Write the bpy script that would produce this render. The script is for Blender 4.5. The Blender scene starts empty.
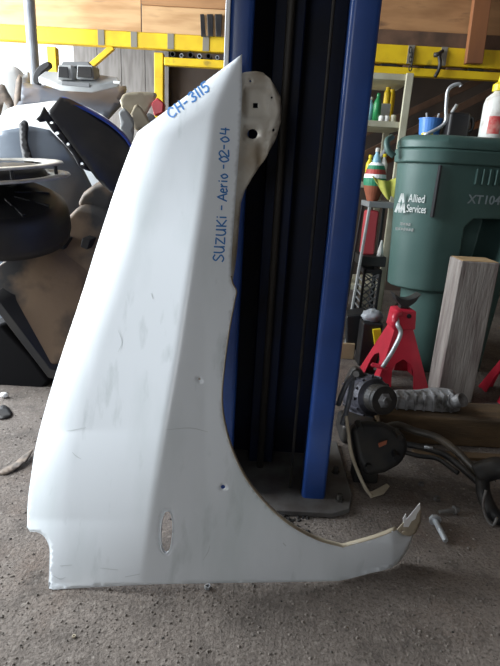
import bpy, bmesh, math, random
from mathutils import Vector, Matrix
from mathutils.geometry import delaunay_2d_cdt
random.seed(7)
S = bpy.context.scene
COL = S.collection

# ------------------------------------------------------------------ camera
CAM_H, F_PX = 0.95, 500.0
PITCH, ROLL = math.radians(17.7), math.radians(3.2)
r0 = Vector((1, 0, 0)); FW = Vector((0, math.cos(PITCH), -math.sin(PITCH))); u0 = Vector((0, math.sin(PITCH), math.cos(PITCH)))
RT = r0 * math.cos(ROLL) + u0 * math.sin(ROLL)
UP = u0 * math.cos(ROLL) - r0 * math.sin(ROLL)
CAM = Vector((0, 0, CAM_H))
cd = bpy.data.cameras.new('camera'); cam = bpy.data.objects.new('camera', cd); COL.objects.link(cam)
cd.sensor_fit = 'VERTICAL'; cd.sensor_height = 24.0; cd.lens = F_PX / 666.0 * 24.0; cd.clip_start = 0.02
mw = Matrix((RT, UP, -FW)).transposed().to_4x4(); mw.translation = CAM
cam.matrix_world = mw
S.camera = cam

# ------------------------------------------------------------------ world, lights, exposure
S.view_settings.view_transform = 'Standard'; S.view_settings.look = 'None'
S.view_settings.exposure = 0.18; S.view_settings.gamma = 1.0; S.view_settings.use_curve_mapping = False
W = bpy.data.worlds.new('overcast_sky'); S.world = W; W.use_nodes = True
W.node_tree.nodes['Background'].inputs[0].default_value = (0.90, 0.95, 1.0, 1)
W.node_tree.nodes['Background'].inputs[1].default_value = 1.6

def area(name, loc, target, sx, sy, power, col):
    l = bpy.data.lights.new(name, 'AREA'); l.shape = 'RECTANGLE'; l.size = sx; l.size_y = sy; l.energy = power; l.color = col
    o = bpy.data.objects.new(name, l); COL.objects.link(o); o.location = loc
    o.rotation_euler = (Vector(target) - Vector(loc)).to_track_quat('-Z', 'Y').to_euler()
    return o
# daylight coming in through the open bay door in the left wall, and a weaker one through the front opening
area('daylight_bay', (-3.05, 2.25, 1.6), (0.0, 1.9, 1.1), 2.8, 2.8, 370, (0.90, 0.96, 1.0))
area('daylight_front', (-1.7, -4.0, 1.7), (-0.4, 1.0, 0.9), 1.4, 2.2, 34, (0.95, 0.98, 1.0))

# ------------------------------------------------------------------ helpers
def ray(x, y): return FW + RT * ((x - 250) / F_PX) - UP * ((y - 333) / F_PX)
def at(x, y, Y=None, Z=None):
    """point of the place seen at photograph pixel (x, y), at depth Y or height Z"""
    d = ray(x, y)
    t = Y / d.y if Y is not None else (Z - CAM_H) / d.z
    return CAM + d * t
def ipol(t, pts):
    if t <= pts[0][0]: return pts[0][1]
    for (a, va), (b, vb) in zip(pts, pts[1:]):
        if t <= b: return va + (vb - va) * (t - a) / (b - a)
    return pts[-1][1]
def smooth(pts, n=6):
    """Catmull-Rom through the points"""
    V = [Vector(p) for p in pts]; out = []
    if len(V) < 3: return V
    for i in range(len(V) - 1):
        p0 = V[i - 1] if i else V[0] * 2 - V[1]; p1, p2 = V[i], V[i + 1]
        p3 = V[i + 2] if i + 2 < len(V) else V[-1] * 2 - V[-2]
        for k in range(n):
            t = k / n
            out.append(0.5 * ((2 * p1) + (p2 - p0) * t + (2 * p0 - 5 * p1 + 4 * p2 - p3) * t * t + (3 * p1 - p0 - 3 * p2 + p3) * t ** 3))
    out.append(V[-1]); return out

MATS = {}
def mat(name, col, rough=0.6, metal=0.0, col2=None, nscale=6.0, lo=0.4, hi=0.65, stretch=(1, 1, 1),
        dirt=None, dscale=12.0, dlo=0.5, dhi=0.7, bump=0.0, bscale=80.0, coat=0.0, detail=4, spec=0.5):
    m = bpy.data.materials.new(name); m.use_nodes = True; nt = m.node_tree; b = nt.nodes['Principled BSDF']
    b.inputs['Base Color'].default_value = (*col, 1); b.inputs['Roughness'].default_value = rough; b.inputs['Metallic'].default_value = metal
    b.inputs['Specular IOR Level'].default_value = spec; b.inputs['Coat Weight'].default_value = coat; b.inputs['Coat Roughness'].default_value = 0.12
    tc = nt.nodes.new('ShaderNodeTexCoord'); mp = nt.nodes.new('ShaderNodeMapping'); mp.inputs['Scale'].default_value = stretch
    nt.links.new(tc.outputs['Object'], mp.inputs['Vector'])
    def layer(prev, c, sc, lo_, hi_):
        n = nt.nodes.new('ShaderNodeTexNoise'); n.inputs['Scale'].default_value = sc; n.inputs['Detail'].default_value = detail
        nt.links.new(mp.outputs[0], n.inputs['Vector'])
        r = nt.nodes.new('ShaderNodeMapRange'); r.inputs[1].default_value = lo_; r.inputs[2].default_value = hi_
        nt.links.new(n.outputs['Fac'], r.inputs[0])
        x = nt.nodes.new('ShaderNodeMix'); x.data_type = 'RGBA'
        nt.links.new(r.outputs[0], x.inputs['Factor'])
        if prev is None: x.inputs[6].default_value = (*col, 1)
        else: nt.links.new(prev, x.inputs[6])
        x.inputs[7].default_value = (*c, 1)
        return x.outputs[2]
    prev = None
    if col2: prev = layer(prev, col2, nscale, lo, hi)
    if dirt: prev = layer(prev, dirt, dscale, dlo, dhi)
    if prev is not None: nt.links.new(prev, b.inputs['Base Color'])
    if bump:
        n = nt.nodes.new('ShaderNodeTexNoise'); n.inputs['Scale'].default_value = bscale; n.inputs['Detail'].default_value = 5
        nt.links.new(mp.outputs[0], n.inputs['Vector'])
        bp = nt.nodes.new('ShaderNodeBump'); bp.inputs['Strength'].default_value = bump; bp.inputs['Distance'].default_value = 0.01
        nt.links.new(n.outputs['Fac'], bp.inputs['Height']); nt.links.new(bp.outputs[0], b.inputs['Normal'])
    MATS[name] = m; return m

class MB:
    """collects shapes in world space (through frame M) and links them as ONE mesh object"""
    def __init__(s, M=None): s.v = []; s.f = []; s.M = M or Matrix()
    def add(s, vs, fs):
        n = len(s.v); s.v += [s.M @ Vector(p) for p in vs]; s.f += [tuple(i + n for i in f) for f in fs]; return s
    def box(s, c, d, R=None):
        c = Vector(c); h = Vector(d) / 2; vs = []
        for z in (-1, 1):
            for x, y in ((-1, -1), (1, -1), (1, 1), (-1, 1)):
                q = Vector((x * h.x, y * h.y, z * h.z)); vs.append(c + (R @ q if R else q))
        return s.add(vs, [(3, 2, 1, 0), (4, 5, 6, 7), (0, 1, 5, 4), (1, 2, 6, 5), (2, 3, 7, 6), (3, 0, 4, 7)])
    def bx(s, a, b): return s.box([(p + q) / 2 for p, q in zip(a, b)], [abs(q - p) for p, q in zip(a, b)])
    def beam(s, a, b, w, h, up=(0, 0, 1)):
        a = Vector(a); b = Vector(b); d = (b - a).normalized(); u = Vector(up)
        if abs(d.dot(u)) > 0.98: u = Vector((0, 1, 0))
        sd = d.cross(u).normalized(); u = sd.cross(d)
        vs = [p + sd * (i * w / 2) + u * (j * h / 2) for p in (a, b) for i, j in ((-1, -1), (1, -1), (1, 1), (-1, 1))]
        return s.add(vs, [(3, 2, 1, 0), (4, 5, 6, 7), (0, 1, 5, 4), (1, 2, 6, 5), (2, 3, 7, 6), (3, 0, 4, 7)])
    def tube(s, pts, r, n=10, cap=True):
        pts = [Vector(p) for p in pts]; rr = r if isinstance(r, (list, tuple)) else [r] * len(pts); vs = []; fs = []; pu = None
        for i, p in enumerate(pts):
            d = (pts[min(i + 1, len(pts) - 1)] - pts[max(i - 1, 0)]).normalized()
            u = pu if pu is not None else (Vector((0, 0, 1)) if abs(d.z) < 0.9 else Vector((1, 0, 0)))
            u = (u - d * u.dot(d)).normalized(); w = d.cross(u); pu = u
            vs += [p + (u * math.cos(2 * math.pi * k / n) + w * math.sin(2 * math.pi * k / n)) * rr[i] for k in range(n)]
        for i in range(len(pts) - 1):
            for k in range(n):
                a = i * n + k; b = i * n + (k + 1) % n; fs.append((a, b, b + n, a + n))
        if cap: fs += [tuple(range(n - 1, -1, -1)), tuple(range((len(pts) - 1) * n, len(pts) * n))]
        return s.add(vs, fs)
    def cyl(s, a, b, r, r2=None, n=16): return s.tube([a, b], [r, r if r2 is None else r2], n)
    def lathe(s, prof, o=(0, 0, 0), ax=(0, 0, 1), n=20, close=False):
        """prof: (radius, height) along the axis"""
        ax = Vector(ax).normalized(); u = Vector((1, 0, 0)) if abs(ax.x) < 0.9 else Vector((0, 1, 0))
        u = (u - ax * u.dot(ax)).normalized(); w = ax.cross(u); o = Vector(o); vs = []; fs = []; m = len(prof)
        for r, h in prof:
            vs += [o + ax * h + (u * math.cos(2 * math.pi * k / n) + w * math.sin(2 * math.pi * k / n)) * max(r, 1e-5) for k in range(n)]
        for i in range(m if close else m - 1):
            j = (i + 1) % m
            for k in range(n):
                fs.append((i * n + k, i * n + (k + 1) % n, j * n + (k + 1) % n, j * n + k))
        if not close: fs += [tuple(range(n - 1, -1, -1)), tuple(range((m - 1) * n, m * n))]
        return s.add(vs, fs)
    def prism(s, poly, vec):
        poly = [Vector(p) for p in poly]; vec = Vector(vec); n = len(poly)
        return s.add(poly + [p + vec for p in poly], [tuple(range(n)), tuple(range(2 * n - 1, n - 1, -1))] + [((i + 1) % n, i, n + i, n + (i + 1) % n) for i in range(n)])
    def loft(s, rings, cap=True):
        n = len(rings[0]); vs = [Vector(p) for r in rings for p in r]; fs = []
        for i in range(len(rings) - 1):
            for k in range(n): fs.append((i * n + k, i * n + (k + 1) % n, (i + 1) * n + (k + 1) % n, (i + 1) * n + k))
        if cap: fs += [tuple(range(n - 1, -1, -1)), tuple(range((len(rings) - 1) * n, len(rings) * n))]
        return s.add(vs, fs)
    def sphere(s, c, r, nu=12, nv=8, sc=(1, 1, 1)):
        prof = []; c = Vector(c); vs = []; fs = []
        for j in range(1, nv):
            t = math.pi * j / nv
            vs += [c + Vector((math.cos(2 * math.pi * k / nu) * math.sin(t) * r * sc[0], math.sin(2 * math.pi * k / nu) * math.sin(t) * r * sc[1], math.cos(t) * r * sc[2])) for k in range(nu)]
        t0 = len(vs); vs += [c + Vector((0, 0, r * sc[2])), c - Vector((0, 0, r * sc[2]))]
        for j in range(nv - 2):
            for k in range(nu): fs.append((j * nu + (k + 1) % nu, j * nu + k, (j + 1) * nu + k, (j + 1) * nu + (k + 1) % nu))
        for k in range(nu):
            fs.append((t0, k, (k + 1) % nu)); b = (nv - 2) * nu; fs.append((t0 + 1, b + (k + 1) % nu, b + k))
        return s.add(vs, fs)
    def build(s, name, m, parent=None, bevel=0.0, seg=2, sm=False, solid=0.0, base=None, fix=True, sub=0):
        me = bpy.data.meshes.new(name)
        if parent is not None: o0 = parent.matrix_world.translation if False else ORG[parent]
        elif base is not None: o0 = Vector(base)
        else:
            lo = [min(p[i] for p in s.v) for i in range(3)]; hi = [max(p[i] for p in s.v) for i in range(3)]
            o0 = Vector(((lo[0] + hi[0]) / 2, (lo[1] + hi[1]) / 2, lo[2]))
        me.from_pydata([p - o0 for p in s.v], [], s.f); me.validate()
        if fix:
            bm = bmesh.new(); bm.from_mesh(me); bmesh.ops.recalc_face_normals(bm, faces=bm.faces); bm.to_mesh(me); bm.free()
        me.materials.append(MATS[m] if isinstance(m, str) else m)
        o = bpy.data.objects.new(name, me); COL.objects.link(o); ORG[o] = o0
        if parent is not None: o.parent = parent
        else: o.location = o0
        if sm: me.shade_smooth()
        if solid: md = o.modifiers.new('thickness', 'SOLIDIFY'); md.thickness = solid; md.offset = -1
        if bevel:
            md = o.modifiers.new('bevel', 'BEVEL'); md.width = bevel; md.segments = seg; md.limit_method = 'ANGLE'; md.angle_limit = math.radians(35)
            me.shade_smooth(); md.harden_normals = True
        if sub: md = o.modifiers.new('round', 'SUBSURF'); md.levels = sub; md.render_levels = sub; me.shade_smooth()
        return o
ORG = {}
def tag(o, label, cat, group=None, kind=None):
    o['label'] = label; o['category'] = cat
    if group: o['group'] = group
    if kind: o['kind'] = kind
    return o
def thing(name, label, cat, loc, group=None):
    o = bpy.data.objects.new(name, None); COL.objects.link(o); o.location = Vector(loc); o.empty_display_size = 0.05; ORG[o] = Vector(loc)
    return tag(o, label, cat, group)
def struct(o, label=None):
    o['kind'] = 'structure'
    if label: o['label'] = label
    return o
def inside(p, poly):
    x, y = p[0], p[1]; c = False; n = len(poly)
    for i in range(n):
        x1, y1 = poly[i][0], poly[i][1]; x2, y2 = poly[i - 1][0], poly[i - 1][1]
        if (y1 > y) != (y2 > y) and x < (x2 - x1) * (y - y1) / (y2 - y1) + x1: c = not c
    return c
def dense(poly, step):
    out = []
    for i in range(len(poly)):
        a = Vector(poly[i][:2]); b = Vector(poly[(i + 1) % len(poly)][:2]); n = max(1, int((b - a).length / step))
        out += [a.lerp(b, k / n) for k in range(n)]
    return out
def sheet(outline, depth, holes=(), step=4.0, extra=()):
    """a curved sheet: outline in photograph pixels, depth(x, y) gives each point's own place in the room"""
    loops = [dense(outline, step)] + [dense(h, step) for h in holes]
    pts = []; edges = []
    for lp in loops:
        n0 = len(pts); pts += lp; edges += [(n0 + i, n0 + (i + 1) % len(lp)) for i in range(len(lp))]
    lo = [min(p[i] for p in loops[0]) for i in (0, 1)]; hi = [max(p[i] for p in loops[0]) for i in (0, 1)]
    nb = list(pts)
    y = lo[1] + step / 2; row = 0
    while y < hi[1]:
        x = lo[0] + step / 2 + (step / 2 if row % 2 else 0)
        while x < hi[0]:
            if inside((x, y), outline) and not any(inside((x, y), h) for h in holes) and min((q.x - x) ** 2 + (q.y - y) ** 2 for q in nb) > (0.62 * step) ** 2: pts.append(Vector((x, y)))
            x += step
        y += step * 0.87; row += 1
    pts += [Vector(e) for e in extra]
    vo, _, fo, *_r = delaunay_2d_cdt(pts, edges, [], 0, 1e-4)
    mb = MB(); fs = []
    for f in fo:
        c = sum((vo[i] for i in f), Vector((0, 0))) / len(f)
        if inside(c, outline) and not any(inside(c, h) for h in holes): fs.append(tuple(f))
    V3 = [depth(p.x, p.y) for p in vo]
    def area2(f): return sum(vo[f[k - 1]].x * vo[f[k]].y - vo[f[k]].x * vo[f[k - 1]].y for k in range(len(f)))
    g = [f if area2(f) < 0 else f[::-1] for f in fs if abs(area2(f)) > 0.08 * step]      # clockwise in picture rows = facing the front
    big = max(g, key=lambda f: abs(area2(f))); n = (V3[big[1]] - V3[big[0]]).cross(V3[big[2]] - V3[big[0]])
    if n.dot(CAM - V3[big[0]]) < 0: g = [f[::-1] for f in g]
    mb.add(V3, g); return mb
def planeY(a, b, c):
    """depth function of the plane through three (x, y, Y) picture points, with an optional bulge"""
    A, B, C_ = (at(p[0], p[1], Y=p[2]) for p in (a, b, c)); n = (B - A).cross(C_ - A).normalized()
    def f(x, y, d=0.0):
        r = ray(x, y); t = (A - CAM).dot(n) / r.dot(n)
        return CAM + r * t + r.normalized() * d
    return f
def fold(f, yb):
    """below picture row yb the sheet hangs straight down"""
    return lambda x, y, d=0.0: f(x, y, d) if y <= yb else at(x, y, Y=f(x, yb, d).y)
def apply_mods(o):
    dg = bpy.context.evaluated_depsgraph_get(); me = bpy.data.meshes.new_from_object(o.evaluated_get(dg)); o.modifiers.clear(); o.data = me

# ------------------------------------------------------------------ materials
def floor_mat():
    m = bpy.data.materials.new('concrete'); m.use_nodes = True; nt = m.node_tree; b = nt.nodes['Principled BSDF']; b.inputs['Roughness'].default_value = 0.92
    tc = nt.nodes.new('ShaderNodeTexCoord')
    def noise(sc, det, lo, hi):
        n = nt.nodes.new('ShaderNodeTexNoise'); n.inputs['Scale'].default_value = sc; n.inputs['Detail'].default_value = det; n.inputs['Roughness'].default_value = 0.62
        nt.links.new(tc.outputs['Object'], n.inputs['Vector']); r = nt.nodes.new('ShaderNodeMapRange'); r.inputs[1].default_value = lo; r.inputs[2].default_value = hi
        nt.links.new(n.outputs['Fac'], r.inputs[0]); return n, r.outputs[0]
    def mix(a, fac, c):
        x = nt.nodes.new('ShaderNodeMix'); x.data_type = 'RGBA'; nt.links.new(fac, x.inputs['Factor'])
        if isinstance(a, tuple): x.inputs[6].default_value = (*a, 1)
        else: nt.links.new(a, x.inputs[6])
        x.inputs[7].default_value = (*c, 1); return x.outputs[2]
    _, f1 = noise(1.6, 6, 0.38, 0.66); _, f2 = noise(9, 8, 0.5, 0.72); n3, f3 = noise(130, 4, 0.5, 0.68); n4, f4 = noise(60, 6, 0.55, 0.75); _, f5 = noise(2.6, 3, 0.55, 0.75)
    c = mix((0.225, 0.190, 0.165), f1, (0.135, 0.114, 0.100)); c = mix(c, f5, (0.15, 0.105, 0.08)); c = mix(c, f2, (0.085, 0.071, 0.062)); c = mix(c, f3, (0.085, 0.07, 0.06)); c = mix(c, f4, (0.29, 0.255, 0.225))
    nt.links.new(c, b.inputs['Base Color'])
    n6, _ = noise(110, 6, 0, 1); n7, _ = noise(28, 5, 0, 1); ad = nt.nodes.new('ShaderNodeMath'); ad.operation = 'ADD'
    nt.links.new(n6.outputs['Fac'], ad.inputs[0]); nt.links.new(n7.outputs['Fac'], ad.inputs[1])
    bp = nt.nodes.new('ShaderNodeBump'); bp.inputs['Strength'].default_value = 0.6; bp.inputs['Distance'].default_value = 0.008
    nt.links.new(ad.outputs[0], bp.inputs['Height']); nt.links.new(bp.outputs[0], b.inputs['Normal']); MATS['concrete'] = m
floor_mat()
mat('grit', (0.24, 0.21, 0.185), 0.95, col2=(0.10, 0.09, 0.08), nscale=30)
mat('fender_paint', (0.68, 0.72, 0.76), 0.33, col2=(0.58, 0.63, 0.655), nscale=3.0, lo=0.45, hi=0.7, stretch=(2.6, 1, 0.8), dirt=(0.42, 0.47, 0.48), dscale=9, dlo=0.6, dhi=0.85, coat=0.25, detail=6)
mat('primer_tan', (0.46, 0.40, 0.30), 0.6, col2=(0.30, 0.25, 0.18), nscale=9)
mat('primer_grey', (0.42, 0.39, 0.34), 0.6, col2=(0.24, 0.19, 0.13), nscale=8)
mat('torn_white', (0.85, 0.86, 0.86), 0.5)
mat('marker_blue', (0.02, 0.16, 0.45), 0.45)
mat('hole_dark', (0.01, 0.01, 0.012), 0.8)
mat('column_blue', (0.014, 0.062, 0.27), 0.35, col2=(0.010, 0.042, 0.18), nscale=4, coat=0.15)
mat('channel_shade', (0.005, 0.009, 0.028), 0.5, col2=(0.007, 0.008, 0.014), nscale=6, spec=0.15)  # near-black with low specular: shade inside the post channel painted as colour
mat('steel_dark', (0.02, 0.02, 0.022), 0.6, spec=0.25, col2=(0.04, 0.036, 0.03), nscale=12)
mat('steel_plate', (0.12, 0.115, 0.11), 0.7, col2=(0.07, 0.06, 0.055), nscale=14)
mat('steel', (0.52, 0.55, 0.58), 0.4, 0.55, col2=(0.34, 0.35, 0.36), nscale=20)
mat('cable_steel', (0.035, 0.03, 0.025), 0.6, 0.3)
mat('highlight_white', (0.75, 0.77, 0.8), 0.4)  # white for the painted highlight on the post's left edge
mat('rack_yellow', (0.80, 0.55, 0.014), 0.5, col2=(0.66, 0.42, 0.012), nscale=7, dirt=(0.20, 0.14, 0.03), dscale=11, dlo=0.62, dhi=0.8)
mat('tape_grey', (0.22, 0.20, 0.16), 0.7)
mat('plywood', (0.64, 0.40, 0.20), 0.75, col2=(0.48, 0.27, 0.12), nscale=5, stretch=(0.6, 1, 4), dirt=(0.20, 0.10, 0.045), dscale=3.5, dlo=0.6, dhi=0.8)
mat('plywood_dark', (0.44, 0.23, 0.10), 0.75, col2=(0.28, 0.135, 0.055), nscale=4, stretch=(0.6, 1, 3), dirt=(0.10, 0.05, 0.03), dscale=6, dlo=0.58, dhi=0.75)
mat('timber_red', (0.26, 0.10, 0.035), 0.7, col2=(0.18, 0.07, 0.03), nscale=7, stretch=(1, 1, 0.2))
mat('weathered_board', (0.27, 0.255, 0.245), 0.85, col2=(0.19, 0.175, 0.165), nscale=9, stretch=(4, 1, 0.5))
mat('wall_dark', (0.09, 0.065, 0.05), 0.9, col2=(0.05, 0.037, 0.03), nscale=2)
mat('wall_grey', (0.30, 0.28, 0.26), 0.9, col2=(0.23, 0.21, 0.19), nscale=2)
mat('ceiling_dark', (0.16, 0.15, 0.14), 0.9)
mat('pole_grey', (0.30, 0.32, 0.35), 0.5, col2=(0.22, 0.23, 0.25), nscale=9)
mat('black_plastic', (0.010, 0.010, 0.012), 0.5, col2=(0.02, 0.018, 0.017), nscale=7)
mat('deep_black', (0.004, 0.004, 0.005), 0.8, spec=0.15)
mat('black_gloss', (0.014, 0.014, 0.017), 0.3, col2=(0.05, 0.044, 0.036), nscale=5, lo=0.45, hi=0.7, coat=0.3)
mat('dusty_tank', (0.20, 0.13, 0.075), 0.6, col2=(0.022, 0.02, 0.02), nscale=4.5, lo=0.46, hi=0.62, bump=0.15, bscale=25)
mat('silver_paint', (0.17, 0.20, 0.24), 0.3, col2=(0.12, 0.145, 0.18), nscale=4, coat=0.3)
mat('grey_paint', (0.13, 0.14, 0.165), 0.35, col2=(0.10, 0.11, 0.13), nscale=4, coat=0.2)
mat('white_paint', (0.78, 0.79, 0.78), 0.35, coat=0.3)
mat('beige_paint', (0.52, 0.46, 0.34), 0.45, col2=(0.40, 0.34, 0.24), nscale=8)
mat('light_grey_plastic', (0.36, 0.37, 0.37), 0.55, col2=(0.27, 0.28, 0.28), nscale=8)
mat('mid_grey_plastic', (0.18, 0.185, 0.19), 0.55)
mat('blue_edge', (0.02, 0.06, 0.35), 0.4)
mat('ring_cream', (0.50, 0.48, 0.43), 0.4, col2=(0.30, 0.28, 0.25), nscale=18)
mat('red_lens', (0.42, 0.02, 0.03), 0.3)
mat('bin_green', (0.050, 0.105, 0.094), 0.5, col2=(0.065, 0.125, 0.112), nscale=4, bump=0.05, bscale=200)
mat('bin_print', (0.72, 0.76, 0.74), 0.6)
mat('bin_stamp', (0.22, 0.27, 0.28), 0.6)
mat('shelf_cream', (0.52, 0.50, 0.38), 0.6, col2=(0.42, 0.39, 0.28), nscale=8)
mat('bottle_green', (0.02, 0.22, 0.07), 0.35)
mat('bottle_white', (0.72, 0.72, 0.68), 0.4, dirt=(0.45, 0.40, 0.36), dscale=20)
mat('plastic_yellow', (0.75, 0.58, 0.02), 0.4)
mat('plastic_blue', (0.06, 0.20, 0.55), 0.4)
mat('plastic_sky', (0.30, 0.55, 0.70), 0.4)
mat('label_red', (0.50, 0.05, 0.05), 0.5, col2=(0.6, 0.3, 0.25), nscale=30)
mat('cloth_yellow', (0.38, 0.38, 0.07), 0.9, col2=(0.28, 0.28, 0.05), nscale=20)
mat('stripe_green', (0.02, 0.20, 0.10), 0.6)
mat('stripe_red', (0.35, 0.04, 0.03), 0.6)
mat('terracotta', (0.26, 0.075, 0.035), 0.7)
mat('jack_red', (0.52, 0.02, 0.045), 0.38, col2=(0.40, 0.015, 0.035), nscale=9, coat=0.2)
mat('cast_iron', (0.03, 0.03, 0.032), 0.5, 0.4, col2=(0.055, 0.05, 0.045), nscale=25)
mat('aluminium', (0.30, 0.30, 0.31), 0.55, 0.5, col2=(0.07, 0.065, 0.06), nscale=22)
mat('alternator_metal', (0.10, 0.10, 0.125), 0.5, 0.5, col2=(0.035, 0.035, 0.04), nscale=18)
mat('wood_side', (0.27, 0.245, 0.225), 0.85, col2=(0.16, 0.132, 0.122), nscale=9, stretch=(3, 3, 0.35), dirt=(0.12, 0.09, 0.085), dscale=8, dlo=0.55, dhi=0.75, bump=0.3, bscale=40)
mat('wood_brown', (0.115, 0.072, 0.035), 0.85, col2=(0.05, 0.032, 0.017), nscale=6, stretch=(0.4, 3, 3), bump=0.3, bscale=50)
mat('wood_end', (0.46, 0.31, 0.16), 0.8, col2=(0.36, 0.23, 0.11), nscale=14)
mat('rubber', (0.011, 0.011, 0.012), 0.55, spec=0.3, col2=(0.024, 0.021, 0.018), nscale=14)
mat('hose_brown', (0.07, 0.055, 0.04), 0.5, col2=(0.03, 0.025, 0.02), nscale=9)
mat('cardboard', (0.42, 0.30, 0.18), 0.85)
mat('scrap_brown', (0.16, 0.12, 0.09), 0.8, col2=(0.08, 0.065, 0.055), nscale=30)
mat('clear_bag', (0.40, 0.43, 0.46), 0.3, col2=(0.2, 0.2, 0.22), nscale=20)
mat('red_box', (0.40, 0.05, 0.06), 0.5)
mat('lumber_dark', (0.14, 0.075, 0.045), 0.8, col2=(0.07, 0.04, 0.025), nscale=8)
mat('gravel_black', (0.02, 0.018, 0.017), 0.8)

# ------------------------------------------------------------------ room shell
XL, XR, YB, YF, ZC = -3.2, 3.2, 4.5, -4.2, 3.5
struct(MB().bx((XL - 4, YF - 4, -0.1), (XR + 0.1, YB + 5, 0)).build('floor', 'concrete', base=(0, 0, 0)), 'rough dusty concrete workshop floor')
struct(MB().bx((XL, YF, ZC), (XR, YB, ZC + 0.1)).build('ceiling', 'ceiling_dark', base=(0, 0, ZC)))
struct(MB().bx((XR, YF, 0), (XR + 0.1, YB, ZC)).build('wall_right', 'wall_dark', base=(XR, 0, 0)))
wb = MB(); wb.bx((-1.35, YB, 0), (XR, YB + 0.1, ZC)); wb.bx((XL, YB, 2.25), (-1.35, YB + 0.1, ZC))
struct(wb.build('wall_back', 'wall_dark', base=(0, YB, 0)))
wl = MB(); wl.bx((XL - 0.1, YF, 0), (XL, 0.75, ZC)); wl.bx((XL - 0.1, 0.75, 3.1), (XL, 3.7, ZC)); wl.bx((XL - 0.1, 3.7, 0), (XL, YB, ZC))
struct(wl.build('wall_left', 'wall_grey', base=(XL, 0, 0)))
wf = MB(); wf.bx((XL, YF - 0.1, 0), (-2.5, YF, ZC)); wf.bx((-0.9, YF - 0.1, 0), (XR, YF, ZC)); wf.bx((-2.5, YF - 0.1, 2.9), (-0.9, YF, ZC))
struct(wf.build('wall_front', 'wall_grey', base=(0, YF, 0)))

# ------------------------------------------------------------------ lift post (folded steel channel, open towards the front)
PY = 1.30; X0, X1 = -0.088, 0.257; PD = 0.27; TH = 0.009
post = thing('lift_post', 'tall dark blue steel vehicle lift post with open channel behind the white fender', 'lift post', ((X0 + X1) / 2, PY + PD / 2, 0))
def arc(cx, cy, r, a0, a1, n=5): return [(cx + r * math.cos(math.radians(a0 + (a1 - a0) * k / n)), cy + r * math.sin(math.radians(a0 + (a1 - a0) * k / n))) for k in range(n + 1)]
LL, LR, RET = 0.058, 0.072, 0.045; R_ = 0.014
outer = [(X0 + LL, PY + RET)] + arc(X0 + LL - R_, PY + R_, R_, 0, -90) + arc(X0 + R_, PY + R_, R_, -90, -180) + arc(X0 + R_, PY + PD - R_, R_, 180, 90) \
    + arc(X1 - R_, PY + PD - R_, R_, 90, 0) + arc(X1 - R_, PY + R_, R_, 0, -90) + arc(X1 - LR + R_, PY + R_, R_, -90, -180) + [(X1 - LR, PY + RET)]
r2 = R_ - TH
inner = [(X0 + LL - TH, PY + RET)] + arc(X0 + LL - R_, PY + R_, r2, 0, -90) + arc(X0 + R_, PY + R_, r2, -90, -180) + arc(X0 + R_, PY + PD - R_, r2, 180, 90) \
    + arc(X1 - R_, PY + PD - R_, r2, 90, 0) + arc(X1 - R_, PY + R_, r2, 0, -90) + arc(X1 - LR + R_, PY + R_, r2, -90, -180) + [(X1 - LR + TH, PY + RET)]
n = len(outer); mb = MB(); vs = []; fs = []
for z in (0.018, 2.9):
    vs += [(x, y, z) for x, y in outer] + [(x, y, z) for x, y in inner]
for i in range(n - 1):
    fs += [(i, i + 1, 2 * n + i + 1, 2 * n + i), (n + i + 1, n + i, 3 * n + i, 3 * n + i + 1), (i + 1, i, n + i, n + i + 1), (2 * n + i, 2 * n + i + 1, 3 * n + i + 1, 3 * n + i)]
fs += [(0, n, 3 * n, 2 * n), (n - 1, 2 * n - 1 + 0, 4 * n - 1, 3 * n - 1)]
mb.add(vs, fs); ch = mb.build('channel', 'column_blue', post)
ch.data.materials.append(MATS['channel_shade'])
for pl_ in ch.data.polygons:                                # dirty inside of the channel, its shade put into the near-black colour
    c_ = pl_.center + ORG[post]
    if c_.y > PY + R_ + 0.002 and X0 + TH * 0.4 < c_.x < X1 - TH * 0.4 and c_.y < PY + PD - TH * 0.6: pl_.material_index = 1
ch.data.shade_smooth(); md = ch.modifiers.new('split', 'EDGE_SPLIT'); md.split_angle = math.radians(40)
bp = [(-0.20, 1.27), (-0.10, 1.235), (0.27, 1.235), (0.325, 1.262), (0.345, 1.33), (0.345, 1.66), (-0.20, 1.66)]
MB().prism([(x, y, 0.001) for x, y in bp], (0, 0, 0.017)).build('base_plate', 'steel_plate', post, bevel=0.003)
MB().cyl((0.058, PY + 0.16, 0.018), (0.058, PY + 0.16, 2.9), 0.011).build('lift_cable', 'cable_steel', post, sm=True)
MB().cyl((0.085, PY + 0.19, 0.018), (0.085, PY + 0.19, 2.9), 0.005, n=8).build('lift_cable', 'cable_steel', post, sm=True)
MB().bx((0.018, PY + 0.185, 0.018), (0.10, PY + PD - TH - 0.001, 2.9)).build('slide_track', 'channel_shade', post, bevel=0.006)
MB().cyl((0.152, PY + 0.05, 0.018), (0.152, PY + 0.05, 2.9), 0.0045, n=8).build('safety_wire', 'steel_dark', post, sm=True)
MB().bx((X0 - 0.008, PY - 0.003, 0.7), (X0 + 0.003, PY + 0.014, 2.9)).build('edge_highlight', 'highlight_white', post, bevel=0.002)  # added white strip standing in for the highlight along the left lip
for x, y in ((0.30, 1.30), (0.31, 1.45), (-0.15, 1.32)):
    MB().lathe([(0.014, 0), (0.014, 0.004), (0.009, 0.004), (0.009, 0.02)], (x, y, 0.018), n=6).build('anchor_bolt', 'steel_dark', post)

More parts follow.
